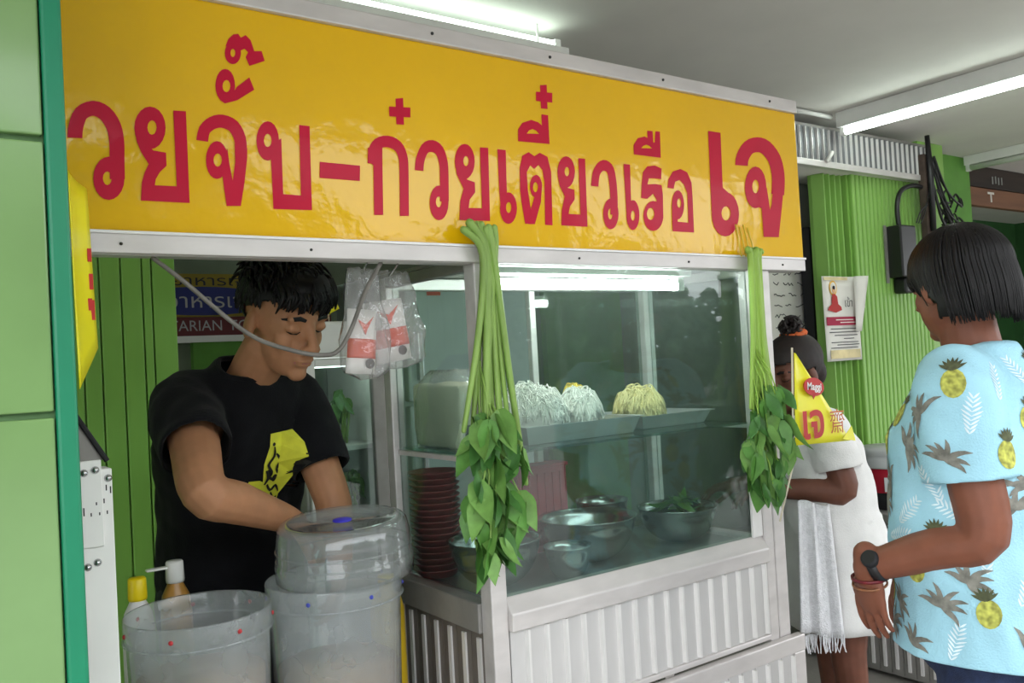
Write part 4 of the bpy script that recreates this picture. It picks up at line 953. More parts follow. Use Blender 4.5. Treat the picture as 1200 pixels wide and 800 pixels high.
br = tag(band('bracelet', B['wl']+Vector((.006, 0, -.036)), (.2, .02, -1), .033, .002, 'bead_gold', None), 'thin light brown bracelet nearest the hand of the pineapple shirt woman', 'bracelet', 'wrist bracelets')

# ---------------------------------------------------------------- the helper in white
hel = thing('person', 'woman in white t-shirt and white skirt with dark tied-up hair behind the flag', 'person', (2.45, 1.755, 0))
eF = Vector((-.80, .60, 0)).normalized(); eL = -frame(eF).col[0]
ec = Vector((2.465, 1.745, 0))
def at(l, f, z): return ec+eL*l+eF*f+Vector((0, 0, z))
ehc = Vector((2.372, 1.775, 1.265)); He = frame((-.90, .10, 0)) @ Matrix.Rotation(R(-18), 3, 'X')
mb = MB()
et = [(at(0, -.02, .58), .150, .125), (at(0, -.02, .70), .160, .135), (at(0, 0, .82), .145, .125), (at(0, .01, .94), .145, .120), (at(0, .03, 1.03), .145, .110), (at(0, .05, 1.10), .120, .075), (at(0, .06, 1.14), .075, .055)]
torso(mb, et, eF)
limb(mb, [at(0, .055, 1.11), at(0, .075, 1.16), at(0, .10, 1.21)], [.058, .050, .050])
G = {'sl': at(.135, .03, 1.085), 'el': at(.165, .0, .900), 'wl': at(.10, .20, .905), 'sr': at(-.135, .05, 1.085), 'er': at(-.17, .09, .88), 'wr': at(-.06, .27, .90)}
for a in ('l', 'r'):
    s_, e_, w_ = G['s'+a], G['e'+a], G['w'+a]; sd = eL if a == 'l' else -eL
    limb(mb, [s_-sd*.04, s_, s_.lerp(e_, .5), e_, e_.lerp(w_, .35), w_], [.050, .052, .046, .042, .040, .026])
    hand(mb, w_, (eF.x, eF.y, -.1), (0, 0, -1), -sd, 30, .9)
for sx in (-1, 1):
    hp = at(sx*.085, -.01, .60)
    limb(mb, [hp, hp+Vector((0, 0, -.22)), hp+Vector((.01, 0, -.33)), hp+Vector((.01, 0, -.54))], [.085, .055, .050, .032])
    f0 = at(sx*.085, -.02, .036); limb(mb, [f0-eF*.03, f0+eF*.08, f0+eF*.15], [.034, .032, .022])
head_prims(mb, ehc, He, .93)
bm_ = remesh('body', mb, .005, 3); head_sculpt(bm_, ehc, He, .93); link('body', bm_, 'skin_deep', hel)
face_marks(hel, bvh_of(bm_), ehc, He, .93, 'hair_brown', 'lip_dark', 'hair_brown')
mb = MB()
torso(mb, [(at(0, -.02, .66), .185, .155)]+[(c, hx+.024, hy+.024) for c, hx, hy in et[1:-1]]+[(at(0, .06, 1.152), .075, .060)], eF)
en = {}
for a in ('l', 'r'):
    s_, e_ = G['s'+a], G['e'+a]; sd = eL if a == 'l' else -eL; en[a] = s_.lerp(e_, .66)
    sleeve(mb, [s_-sd*.06, s_, en[a]], [.066, .070, .073])
sm_ = remesh('t_shirt', mb, .008, 5); wrinkle(sm_, .010, 10); wrinkle(sm_, .004, 25)
nk = at(0, .065, 1.165); nd = Vector((eF.x*.45, eF.y*.45, 1)).normalized()
for a in ('l', 'r'): open_end(sm_, en[a], (G['e'+a]-G['s'+a]).normalized(), .10)
trim(sm_, [((0, 0, .69), (0, 0, -1), lambda p: p.z < .72), (nk-nd*.014, nd, lambda p: (p-nk).length < .10 and p.z > 1.08)])
link('t_shirt', sm_, 'cotton_white', hel, solid=.004)
# skirt with folds
mb = MB(); rings = []
fr = frame(eF)
for k in range(12):
    t = k/11; z = .80-.34*t
    ring = []
    for i in range(64):
        a = 2*math.pi*i/64; fold = 1+.035*t*math.sin(a*9+.6*t)
        ring.append(at(0, -.012, z)+fr.col[0]*math.cos(a)*(.172+.024*t)*fold+fr.col[1]*math.sin(a)*(.148+.03*t)*fold)
    rings.append(ring)
mb.loft(rings, cap=False); mb.build('skirt', 'cotton_white', hel, True, solid=.004)
for sx in (-1, 1):
    f0 = at(sx*.085, -.02, .008)
    MB().prism([f0+eF*a+eL*b for a, b in ((-.06, -.03), (-.06, .03), (.14, .036), (.18, .015), (.18, -.015), (.14, -.036))], (0, 0, -.008), (0, 0, .006)).build('sandal', 'sandal', hel, bevel=.003)
mb = MB()
def ep(x, y, z): return ehc+He @ (Vector((x, y, z))*.93)
mb.ell(ep(0, -.016, .040), (.084, .106, .088), He, 24, 16); mb.ell(ep(0, -.075, -.02), (.060, .045, .060), He)
hm = remesh('hair', mb, .006, 3); Ei = He.inverted()
def hl(p):
    q = Ei @ (p-ehc)/.93
    return (q.y > .040 and q.z < .055) or (q.y > -.015 and q.z < .012 and abs(q.x) > .04) or q.z < -.07
cut(hm, [hl]); hair = link('hair', hm, 'hair_brown', hel, solid=.004)
mb = MB(); rts = []
for i in range(260):
    az = rr.uniform(-math.pi, math.pi); e0 = rr.uniform(.1, 1.4); pts = []
    if abs(az) < .8 and e0 < .5: continue
    for k in range(5):
        el = e0+k*.14
        pts.append((math.sin(az)*.087*math.cos(el), math.cos(az)*.108*math.cos(el)-.016, .040+.092*math.sin(el)))
    rts.append((pts, rr.uniform(.003, .006)))
for i in range(40):                            # loose topknot
    a = rr.uniform(0, 6.28); b = rr.uniform(-.5, 1.2)
    p0 = Vector((0, -.050, .150)); u = Vector((math.cos(a)*math.cos(b), math.sin(a)*math.cos(b), math.sin(b)))
    v_ = u.cross(Vector((rr.uniform(-1, 1), rr.uniform(-1, 1), rr.uniform(-1, 1)))).normalized()
    rts.append(([p0+u*.020, p0+u*.036+v_*.012, p0+u*.030+v_*.030], .008))
locks(mb, He, ehc, .93, rts); mb.build('hair_strands', 'hair_brown', hair, True)['kind'] = 'stuff'
mat('scrunchie', '#D86A38', .8, var=.2, scale=40)
mb = MB(); pts = []
for i in range(41):
    t = 2*math.pi*i/40; q = .036+.005*math.sin(t*9)
    pts.append(ep(math.cos(t)*q, -.050+math.sin(t)*q, .122+.004*math.cos(t*11)))
mb.tube(pts, [.010+.003*math.sin(i*1.9) for i in range(41)], 8, cap=False); mb.build('hair_tie', 'scrunchie', hair, True)
# long white towel hanging from her arm, with a fringe
tw = thing('towel', 'white fringed towel hanging in front of the woman in white', 'towel', at(.16, .10, .9))
mb = MB(); rows = []
for k in range(16):
    t = k/15; z = .872-.40*t
    row = []
    for i in range(15):
        u_ = i/14-.5
        fx = u_*(.095+.035*t); wv = .008*math.sin(u_*14+t*2)+.005*math.sin(u_*27)
        row.append(ec+eL*(.200+wv)+eF*(.105+fx)+Vector((0, 0, z+.01*math.sin(u_*5))))
    rows.append(row)
mb.loft(rows, cap=False, closed=False); mb.build('cloth', 'towel_white', tw, True, solid=.006)
mb = MB()
for i in range(26):
    u_ = i/25-.5; p = ec+eL*(.200+.008*math.sin(u_*14+2))+eF*(.105+u_*.13)+Vector((0, 0, .475))
    mb.tube([p, p+Vector((rr.uniform(-.004, .004), rr.uniform(-.004, .004), -.025)), p+Vector((rr.uniform(-.01, .01), rr.uniform(-.01, .01), -.055))], [.0022, .0022, .0014], 4)
fo = mb.build('fringe', 'towel_white', tw); fo['kind'] = 'stuff'

# ================================================================== things on, in and around the cart
mat('leaf_green', '#55863A', .5, var=.25, scale=30, spec=.4)
mat('leaf_pale', '#6F9A4C', .5, var=.2, scale=30, spec=.4)
mat('leaf_dark', '#3F6E30', .5, var=.25, scale=30, spec=.4)
mat('stem_green', '#85A552', .45, var=.15, scale=30, stretch=(1, 1, .3), spec=.4)
mat('stem_lime', '#93B64C', .45, var=.12, scale=30, stretch=(1, 1, .3), spec=.4)
mat('band_yellow', '#E3C23A', .4, var=.1)
mat('flag_yellow', '#F2EA1C', .45, var=.04, scale=6, coat=.15)
mat('flag_red', '#C01A18', .5, var=.06)
mat('flag_orange', '#C96A1A', .5, var=.06)
mat('cap_blue', '#3A34C0', .4, var=.08)
mat('dot_red', '#B5282E', .5)
mat('dot_blue', '#3A44A8', .5)
mat('cap_yellow', '#EFD40C', .4, var=.05)
mat('bottle_white', '#DCDCD8', .4, var=.05)
mat('bottle_amber', '#B08038', .3, var=.15)
mat('broth', '#A98A66', .5, var=.2, scale=10)
mat('noodle_white', '#F1EFE8', .5, var=.06, scale=40)
mat('noodle_yellow', '#E2C62E', .5, var=.12, scale=40)
mat('noodle_cream', '#E9DCA0', .5, var=.10, scale=40)
mat('maroon', '#8E3A3E', .35, var=.10)
mat('basket_red', '#B23A48', .45, var=.10)
mat('sachet_white', '#EDEAE6', .35, var=.06)
mat('sachet_orange', '#DE4A22', .35, var=.10)
mat('jug_yellow', '#D9B51E', .4, var=.10)
mat('beige', '#E4DAC2', .6, var=.08)

WT = .6005           # bay worktop
# --- clear tubs with rivets round the rim
def tub(name, label, c, r, rimz, dots, ang0):
    t = thing(name, label, 'plastic tub', (c[0], c[1], WT), 'clear plastic tubs in the cart bay')
    z0 = WT+.0005
    prof = [(.001, z0), (r*.86, z0), (r*.90, z0+.008), (r*.97, rimz-.05), (r*.985, rimz-.042), (r*1.0, rimz-.040), (r*1.01, rimz-.004), (r*1.0, rimz), (r*.985, rimz-.003), (r*.975, rimz-.036), (r*.955, rimz-.050), (r*.885, z0+.012), (.001, z0+.006)]
    MB().lathe(prof, (c[0], c[1], 0), 48).build('tub_wall', 'tub_plastic', t, True)
    mb = MB(); mb.tube([(c[0]+r*1.012*math.cos(a), c[1]+r*1.012*math.sin(a), rimz-.040) for a in [2*math.pi*i/48 for i in range(49)]], .0022, 6, cap=False); mb.build('rim_ring', 'tub_plastic', t, True)
    for k in range(7):
        a = ang0+2*math.pi*k/7; n = Vector((math.cos(a), math.sin(a), 0)); q = n.to_track_quat('Z', 'Y').to_matrix()
        MB().lathe([(.0001, .003), (.003, .0025), (.0042, 0)], Vector((c[0], c[1], rimz-.022))+n*r*1.008, 10, q).build('rivet', dots, t, True)
    return t
t = tub('plastic_tub', 'clear plastic tub with red rivets beside the white end post', (.432, 1.625), .126, .938, 'dot_red', -2.2)
MB().lathe([(.001, .609), (.104, .609), (.110, .80), (.111, .822), (.001, .824)], (.432, 1.625, 0), 40).build('broth', 'broth', t, True)
t = tub('plastic_tub', 'clear plastic tub with blue rivets under the loose lid', (.700, 1.640), .133, .945, 'dot_blue', -2.35)
MB().lathe([(.001, .609), (.109, .609), (.115, .775), (.001, .778)], (.700, 1.640, 0), 40).build('broth', 'broth', t, True)
lid = thing('tub_lid', 'clear domed lid with blue knob resting on the tub', 'lid', (.722, 1.632, .9465))
q = Matrix.Rotation(R(-2.5), 3, 'Y') @ Matrix.Rotation(R(3), 3, 'X')
r = .134
MB().lathe([(r*.97, .0), (r*1.02, .0), (r*1.02, .030), (r*.99, .036), (r*.985, .075), (r*.95, .098), (r*.90, .106), (r*.80, .108), (r*.74, .102), (.001, .102), (.001, .098), (r*.74, .098), (r*.80, .104), (r*.89, .101), (r*.935, .094), (r*.965, .074), (r*.97, .036), (r*.97, 0)], (.722, 1.632, .950), 56, q).build('dome', 'lid_plastic', lid, True)
for z in (.036, .055): MB().tube([Vector((.722, 1.632, .950))+q @ Vector((r*.995*math.cos(a), r*.995*math.sin(a), z)) for a in [2*math.pi*i/56 for i in range(57)]], .002, 6, cap=False).build('rim_ring', 'lid_plastic', lid, True)
MB().lathe([(.001, .107), (.014, .1065), (.019, .105), (.019, .1025), (.001, .1025)], (.722, 1.632, .950), 24, q).build('knob', 'cap_blue', lid, True)

# --- bottles behind the left tub
def bottle(label, x, y, h, body, capm, flip):
    t = thing('sauce_bottle', label, 'bottle', (x, y, WT)); z = WT+.0005
    MB().lathe([(.001, z), (.026, z), (.030, z+.006), (.030, z+h-.095), (.026, z+h-.065), (.014, z+h-.040), (.013, z+h-.025), (.001, z+h-.025)], (x, y, 0), 24).build('bottle_body', body, t, True)
    MB().lathe([(.001, z+h-.040), (.017, z+h-.040), (.018, z+h-.035), (.017, z+h), (.015, z+h+.003), (.001, z+h+.003)], (x, y, 0), 20).build('cap', capm, t, True)
    if flip: MB().box((x-.055, y-.008, z+h-.011), (x-.014, y+.008, z+h-.006)).build('flip_lid', capm, t, bevel=.003)
bottle('pale sauce bottle with yellow cap behind the red-riveted tub', .372, 1.83, .365, 'bottle_white', 'cap_yellow', False)
bottle('amber sauce bottle with open white flip cap behind the tub', .447, 1.845, .383, 'bottle_amber', 'bottle_white', True)
t = thing('plastic_jug', 'yellow plastic jug tucked between tub and showcase side', 'jug', (.880, 1.775, WT))
MB().lathe([(.001, .6008), (.034, .6008), (.038, .607), (.038, .815), (.030, .845), (.015, .857), (.015, .878), (.001, .878)], (.880, 1.775, 0), 28).build('jug_body', 'jug_yellow', t, True)
MB().lathe([(.001, .871), (.018, .871), (.018, .890), (.001, .892)], (.880, 1.775, 0), 20).build('cap', 'cap_yellow', t, True)

# --- sagging cable
tag(MB().tube(crom([(.352, 1.512, 1.556), (.40, 1.505, 1.515), (.502, 1.500, 1.425), (.58, 1.498, 1.392), (.640, 1.497, 1.381), (.672, 1.498, 1.390), (.700, 1.50, 1.43), (.735, 1.505, 1.50), (.774, 1.512, 1.556)], 6), .0042, 8).build('cable', 'wire_grey', None, True), 'grey cable sagging below the sign in front of the cook', 'cable')

# --- clear bags of sachets hanging from the sign frame
bag = thing('plastic_bag', 'crumpled clear plastic bag of sachets hanging under the sign', 'plastic bag', (.775, 1.56, 1.34))
def sack(x0, x1, zt, zb, y, seed, name='film'):
    rg = random.Random(seed); rings = []; n = 36
    for k in range(22):
        t = k/21; z = zt+(zb-zt)*t
        hw = (x1-x0)/2*(.62+.45*min(1, t*1.5))*(1 if t < .9 else math.sqrt(max(.02, 1-((t-.9)/.1)**2*.8)))
        hd = .010+.026*math.sin(min(1, t*1.15)*math.pi*.80)
        cx = (x0+x1)/2; ring = []
        for i in range(n):
            a = 2*math.pi*i/n
            nz = noise.noise(Vector((math.cos(a)*2.0+seed, math.sin(a)*2.0, t*4)))
            ring.append((cx+math.cos(a)*hw*(1+.10*nz), y+math.sin(a)*hd*(1+.8*nz)+.004*math.sin(a*7+t*5), z+.010*nz))
        rings.append(ring)
    MB().loft(rings).build(name, 'bag_film', bag, True)
sack(.700, .795, 1.546, 1.336, 1.545, 2); sack(.755, .890, 1.546, 1.352, 1.575, 5)
for x, y in ((.748, 1.540), (.815, 1.560)): MB().tube([(x, y, 1.535), (x, 1.530, 1.550), (x, 1.520, 1.5555)], .002, 6).build('hook', 'steel', bag)
def sachet(label, c, wx, hz, rot):
    t = thing('sachet', label, 'sachet', c, 'sachets in the hanging bag')
    m_ = Matrix.Translation(Vector(c)) @ Matrix.Rotation(R(rot), 4, 'Y')
    def grid(z0, z1, off, k=6):
        mb = MB(); rows = []
        for j in range(k+1):
            z = z0+(z1-z0)*j/k
            rows.append([m_ @ Vector((wx*(i/6-.5), off-.010*math.cos(math.pi*(i/6-.5))*math.cos(math.pi*(z/hz)*.9), z)) for i in range(7)])
        mb.loft(rows, cap=False, closed=False); return mb
    grid(-hz/2, hz/2, 0).build('pouch', 'sachet_white', t, True, solid=.006)
    grid(-hz*.26, hz*.04, -.0042).build('band', 'sachet_orange', t, True, solid=.001)
    mb = MB(); mb.prism([m_ @ Vector((a*wx, -.0135, b*hz)) for a, b in ((-.25, .34), (.05, .26), (.32, .40), (.12, .20), (.05, .10), (-.08, .22))], (0, 0, 0), (0, -.001, 0)); mb.build('emblem', 'sachet_orange', t)
    MB().lathe([(.0001, 0), (.010, 0)], m_ @ Vector((wx*.25, -.0125, -hz*.34)), 12, Matrix.Rotation(R(90), 3, 'X')).build('seal', 'black_plastic', t)
sachet('white and orange sachet at the front of the hanging clear bag', (.812, 1.577, 1.425), .088, .125, -8)
sachet('darker orange sachet at the left edge of the hanging clear bag', (.740, 1.548, 1.405), .060, .125, 5)

# --- hanging bunches of water spinach
def leaf_mesh(L_, W_, seed):
    rg = random.Random(seed); mb = MB(); rows = []
    prof = [(0, .05), (.06, .62), (.14, .95), (.30, 1.0), (.5, .78), (.72, .48), (.88, .22), (1, .02)]
    if seed % 3 == 0: prof = [(0, .05), (.10, .35), (.28, .62), (.5, .66), (.72, .46), (.88, .24), (1, .02)]
    bend = rg.uniform(-.5, .9); fold = rg.uniform(.15, .6); tw_ = rg.uniform(-.5, .5)
    for t, w_ in prof:
        a = bend*t; z = -L_*t*math.cos(a*.5); y = -L_*t*math.sin(a*.7)
        hw = W_*.5*w_; c, s_ = math.cos(tw_*t), math.sin(tw_*t)
        lift = hw*fold
        rows.append([(-hw*c, y-lift-hw*s_*.4, z+(.012 if t < .1 else 0)), (0, y, z), (hw*c, y-lift+hw*s_*.4, z+(.012 if t < .1 else 0))])
    mb.loft(rows, cap=False, closed=False)
    me = mb.mesh('leaf', True); return me
leafs = []
for i in range(8):
    me = leaf_mesh(.080+.008*(i % 3), .052+.006*(i % 2), i); me.materials.append(M[('leaf_dark', 'leaf_green', 'leaf_pale')[i % 3]]); leafs.append(me)
def bunch(label, top, tie, stems, nleaf, lbox, smat, seed, fan, band):
    """stems: list of bottom points; lbox: (cx, cy, z range, half width by z)"""
    t = thing('water_spinach_bunch', label, 'vegetables', (tie[0], tie[1], lbox[2][0]), 'water spinach bunches hung on the cart')
    rg = random.Random(seed)
    for i, (bx_, bz) in enumerate(stems):
        k = i/(len(stems)-1)-.5; dep = rg.uniform(-.012, .008)
        y = tie[1]
        a = (top[0]+fan*k+rg.uniform(-.003, .003), top[1]+rg.uniform(-.006, .004), top[2]+rg.uniform(-.012, .006))
        b = (tie[0]+k*.030, y+dep*.6, tie[2]+.005)
        c = (tie[0]+(bx_-tie[0])*.45, y+dep, tie[2]+(bz-tie[2])*.4+rg.uniform(-.02, .02))
        e = (bx_, y+dep*1.3, bz)
        r_ = rg.uniform(.0062, .0088)
        MB().tube(crom([a, b, c, e], 5), [r_*q for q in [1.1]*5+[1.0]*5+[.95, .9, .85, .8, .75, .7]], 8, roundcap=True).build('stem', smat, t, True)
    for i in range(nleaf):
        u = rg.random(); z = lbox[2][1]-(lbox[2][1]-lbox[2][0]-.075)*u
        hw = lbox[3](z)
        x = lbox[0](z)+rg.uniform(-1, 1)*hw; y = lbox[1]+rg.uniform(-.048, .012)
        m_ = Matrix.Translation((x, y, z)) @ Matrix.Rotation(rg.uniform(-1.1, 1.1), 4, 'Z') @ Matrix.Rotation(rg.uniform(-.35, .25), 4, 'X') @ Matrix.Rotation(rg.uniform(-.55, .55), 4, 'Y') @ Matrix.Scale(rg.uniform(.55, 1.0), 4)
        shared('leaf', leafs[rg.randrange(8)], t, m_)
        if i % 3 == 0:
            MB().tube([(x, y, z), (x*.6+lbox[0](z+.05)*.4, y+.012, z+.05), (x*.3+lbox[0](z+.1)*.7, tie[1], z+.11)], [.0016, .002, .0026], 5).build('leaf_stalk', smat, t, True)
    if band:
        for j in range(3):
            mb = MB(); mb.tube([(tie[0]+.034*math.cos(q), tie[1]+.020*math.sin(q), tie[2]+.004*j+.002*math.sin(q*2)) for q in [2*math.pi*i/20 for i in range(21)]], .0018, 5, cap=False); mb.build('tie', 'band_yellow', t, True)
    return t
bunch('bunch of water spinach hung over the front left showcase corner', (.972, 1.462, 1.628), (.992, 1.462, 1.565),
      [(.905, 1.22), (.930, 1.17), (.945, 1.08), (.965, 1.20), (.980, 1.05), (.995, 1.14), (1.012, 1.02), (1.025, 1.12), (1.045, 1.10), (1.055, 1.16), (.955, 1.0)], 84,
      (lambda z: .965+(.0 if z > 1.05 else -.012), 1.455, (.905, 1.250), lambda z: .040 if z > 1.19 else (.060 if z > 1.02 else .032)), 'stem_green', 4, .070, False)
b2 = bunch('brighter green bunch of water spinach tied at the right showcase post', (1.822, 1.462, 1.602), (1.822, 1.462, 1.575),
      [(1.770, 1.20), (1.788, 1.12), (1.800, 1.18), (1.815, 1.05), (1.828, 1.15), (1.842, 1.08), (1.860, 1.18), (1.878, 1.14), (1.850, 1.0)], 76,
      (lambda z: 1.800 if z > 1.05 else 1.795, 1.455, (.925, 1.250), lambda z: .032 if z > 1.19 else (.062 if z > 1.02 else .040)), 'stem_lime', 9, .055, False)
for i in range(4):
    x = 1.793+i*.017
    MB().tube([(x, 1.478, 1.59), (x+.002, 1.486, 1.63), (x-.004-.002*i, 1.488, 1.675-.008*(i % 2))], .0022, 5).build('tie_string', 'band_yellow', b2, True)

# --- pennants
def pennant(name, label, quad, rows, bulge, hang):
    """quad: top-left, top-right, bottom-right, bottom-left corners; slightly curved cloth with thickness"""
    t = thing(name, label, 'flag', quad[3], None)
    a, b, c, d = [Vector(p) for p in quad]; g = []; n = (b-a).cross(d-a)
    if n.length < 1e-6: n = (c-a).cross(d-a)
    n.normalize()
    for j in range(rows+1):
        v = j/rows; g.append([(a.lerp(d, v)).lerp(b.lerp(c, v), u/8)+n*bulge*math.sin(math.pi*u/8)*math.sin(math.pi*(.2+.8*v)) for u in range(9)])
    MB().loft(g, cap=False, closed=False).build('cloth', 'flag_yellow', t, True, solid=.0012)
    return t
F2y = 1.430
fl = pennant('pennant_flag', 'yellow triangular flag with red lettering in front of the woman in white', [(1.921, F2y, 1.332), (1.927, F2y, 1.330), (2.140, F2y, 1.085), (1.902, F2y, 1.095)], 10, .004, 0)
MB().prism([(2.100, F2y-.004, 1.093), (2.146, F2y-.003, 1.125), (2.140, F2y-.016, 1.085)], (0, 0, 0), (0, .001, 0)).build('curled_corner', 'flag_yellow', fl)
MB().tube([(1.9185, F2y+.004, 1.345), (1.898, F2y+.006, 1.05), (1.880, F2y+.045, .90)], .0025, 8).build('stick', 'beige', fl, True)
mb = MB(); mb.prism([(1.985+.042*math.cos(q), F2y-.0060, 1.240+.024*math.sin(q)+.10*.042*math.cos(q)*-1) for q in [2*math.pi*i/28 for i in range(28)]], (0, 0, 0), (0, -.0012, 0)); mb.build('oval_badge', 'flag_red', fl)
mb = MB(); mb.prism([(1.975, F2y-.0062, 1.222), (1.992, F2y-.0062, 1.220), (1.980, F2y-.0062, 1.208)], (0, 0, 0), (0, -.001, 0)); mb.build('badge_tail', 'flag_red', fl)
text_on('badge_lettering', 'Maggi', .027, (1.985, F2y-.0072, 1.240), (1, 0, -.10), (.05, 0, 1), 'white_paint', fl, off=.001, bold=.0006)
text_on('lettering', 'เจ', .122, (1.972, F2y-.0055, 1.146), (1, 0, -.02), (0, 0, 1), 'flag_red', fl, 1.0, off=.002, bold=.0030)
text_on('lettering', '齋', .070, (2.078, F2y-.0045, 1.138), (1, 0, -.02), (0, 0, 1), 'flag_orange', fl, off=.002)
fl.location += Vector((-.034, -.025, .002))
fl = pennant('pennant_flag', 'yellow flag seen almost edge-on beside the tiled pillar', [(.208, 1.355, 1.655), (.246, 1.440, 1.648), (.252, 1.440, 1.405), (.212, 1.36, 1.345)], 10, .006, 0)
for (x, y, z, l_) in ((.2475, 1.435, 1.545, .020), (.2485, 1.436, 1.505, .024), (.249, 1.435, 1.462, .030), (.2445, 1.428, 1.47, .018)):
    MB().box((x-.0065, y-.008, z-l_*.5), (x-.001, y-.0065, z+l_*.5)).build('lettering', 'flag_red', fl)

# --- steel bowls on the deck
def bowl(label, c, r, h, greens=0, seed=1):
    t = thing('steel_bowl', label, 'bowl', c, 'steel bowls in the showcase'); x, y, z = c; z += .0005
    prof = []
    for i in range(11):
        a = i/10*1.45; prof.append((max(.001, r*.985*math.sin(a)**.80), z+h*(1-math.cos(a))/(1-math.cos(1.45))))
    prof += [(r*1.0, z+h+.001), (r*1.02, z+h+.003), (r*1.02, z+h+.0055), (r*.985, z+h+.004)]
    for i in reversed(range(11)):
        a = i/10*1.45; prof.append((max(.001, (r*.985*math.sin(a)**.80)-.003), z+.003+h*(1-math.cos(a))/(1-math.cos(1.45))))
    MB().lathe(prof, (x, y, 0), 48).build('bowl_wall', 'steel', t, True)
    return t
DZ = .8402
bowl('large steel bowl nearest the open bay, beside the veg bunch', (1.108, 1.672, DZ), .107, .104)
bowl('smallest steel bowl, at the front of the showcase', (1.252, 1.585, DZ), .055, .076)
bowl('widest steel bowl in the middle of the showcase', (1.408, 1.695, DZ), .122, .108)
bowl('steel bowl heaped with green leaves at the right end', (1.722, 1.690, DZ), .108, .090)
bowl('steel bowl half hidden behind the widest bowl', (1.578, 1.835, DZ), .072, .112)
rg = random.Random(5)
for i in range(22):
    a = rg.uniform(0, 6.28); q = rg.uniform(0, .085)
    m_ = Matrix.Translation((1.722+q*math.cos(a), 1.690+q*math.sin(a), DZ+.092+rg.uniform(.0, .028))) @ Matrix.Rotation(rg.uniform(0, 6.28), 4, 'Z') @ Matrix.Rotation(rg.uniform(.9, 2.3), 4, 'X') @ Matrix.Scale(rg.uniform(.5, .85), 4)
    o = shared('salad_leaf', leafs[rg.randrange(8)], None, m_); tag(o, 'loose green leaf heaped in the right-hand steel bowl', 'leaf', 'leaves heaped in the steel bowl')
MB()
# --- stack of maroon bowls at the back left
pl = MB().lathe([(.001, 0), (.045, 0), (.050, .003), (.066, .020), (.072, .024), (.072, .027), (.068, .026), (.046, .006), (.001, .006)], (0, 0, 0), 32).mesh('maroon_bowl', True); pl.materials.append(M['maroon'])
ORDW = 'first second third fourth fifth sixth seventh eighth ninth tenth eleventh twelfth thirteenth fourteenth fifteenth sixteenth seventeenth'.split()
for i in range(17):
    o = shared('maroon_bowl', pl, None, Matrix.Translation((1.064, 1.858, DZ+.0005+i*.0145)) @ Matrix.Scale(.86, 4)); tag(o, 'maroon plastic bowl, %s the maroon stack' % ('topmost of' if i == 16 else 'lowest of' if i == 0 else ORDW[16-i]+' from the top of'), 'bowl', 'stacked maroon bowls')
# --- red basket at the back
bk = thing('plastic_basket', 'red plastic basket at the back of the showcase deck', 'basket', (1.42, 1.86, DZ))
for nm, a, b in (('basket_wall', (1.315, 1.855, DZ+.002), (1.470, 1.860, 1.065)), ('basket_wall', (1.315, 1.910, DZ+.002), (1.470, 1.913, 1.065)), ('basket_wall', (1.310, 1.855, DZ+.002), (1.315, 1.913, 1.065)), ('basket_wall', (1.470, 1.855, DZ+.002), (1.475, 1.913, 1.065)), ('basket_floor', (1.315, 1.86, DZ+.001), (1.470, 1.91, DZ+.006))):
    MB().box(a, b).build(nm, 'basket_red', bk, bevel=.002)
MB().box((1.305, 1.850, 1.063), (1.480, 1.9145, 1.073)).build('basket_rim', 'basket_red', bk, bevel=.003)
for i in range(6): MB().box((1.325+i*.025, 1.8515, DZ+.02), (1.337+i*.025, 1.856, 1.05)).build('rib', 'basket_red', bk, bevel=.001)
# --- shelf: trays and noodles
SZ = 1.1585
def tray(label, x0, x1, y0, y1, h):
    t = thing('steel_tray', label, 'tray', ((x0+x1)/2, (y0+y1)/2, SZ), 'steel trays on the glass shelf')
    f = .014; mb = MB()
    mb.loft([[(x0+f, y0+f, SZ+.0005), (x1-f, y0+f, SZ+.0005), (x1-f, y1-f, SZ+.0005), (x0+f, y1-f, SZ+.0005)], [(x0, y0, SZ+h), (x1, y0, SZ+h), (x1, y1, SZ+h), (x0, y1, SZ+h)], [(x0-.008, y0-.008, SZ+h+.001), (x1+.008, y0-.008, SZ+h+.001), (x1+.008, y1+.008, SZ+h+.001), (x0-.008, y1+.008, SZ+h+.001)],
             [(x0-.008, y0-.008, SZ+h+.003), (x1+.008, y0-.008, SZ+h+.003), (x1+.008, y1+.008, SZ+h+.003), (x0-.008, y1+.008, SZ+h+.003)], [(x0+.003, y0+.003, SZ+h+.002), (x1-.003, y0+.003, SZ+h+.002), (x1-.003, y1-.003, SZ+h+.002), (x0+.003, y1-.003, SZ+h+.002)],
             [(x0+f+.003, y0+f+.003, SZ+.003), (x1-f-.003, y0+f+.003, SZ+.003), (x1-f-.003, y1-f-.003, SZ+.003), (x0+f+.003, y1-f-.003, SZ+.003)]])
    mb.build('tray_pan', 'steel_matte', t)
    return t
tray('long steel tray of noodles at the front of the glass shelf', 1.150, 1.500, 1.580, 1.815, .040)
tray('shorter steel tray at the right end of the glass shelf', 1.545, 1.800, 1.620, 1.860, .032)
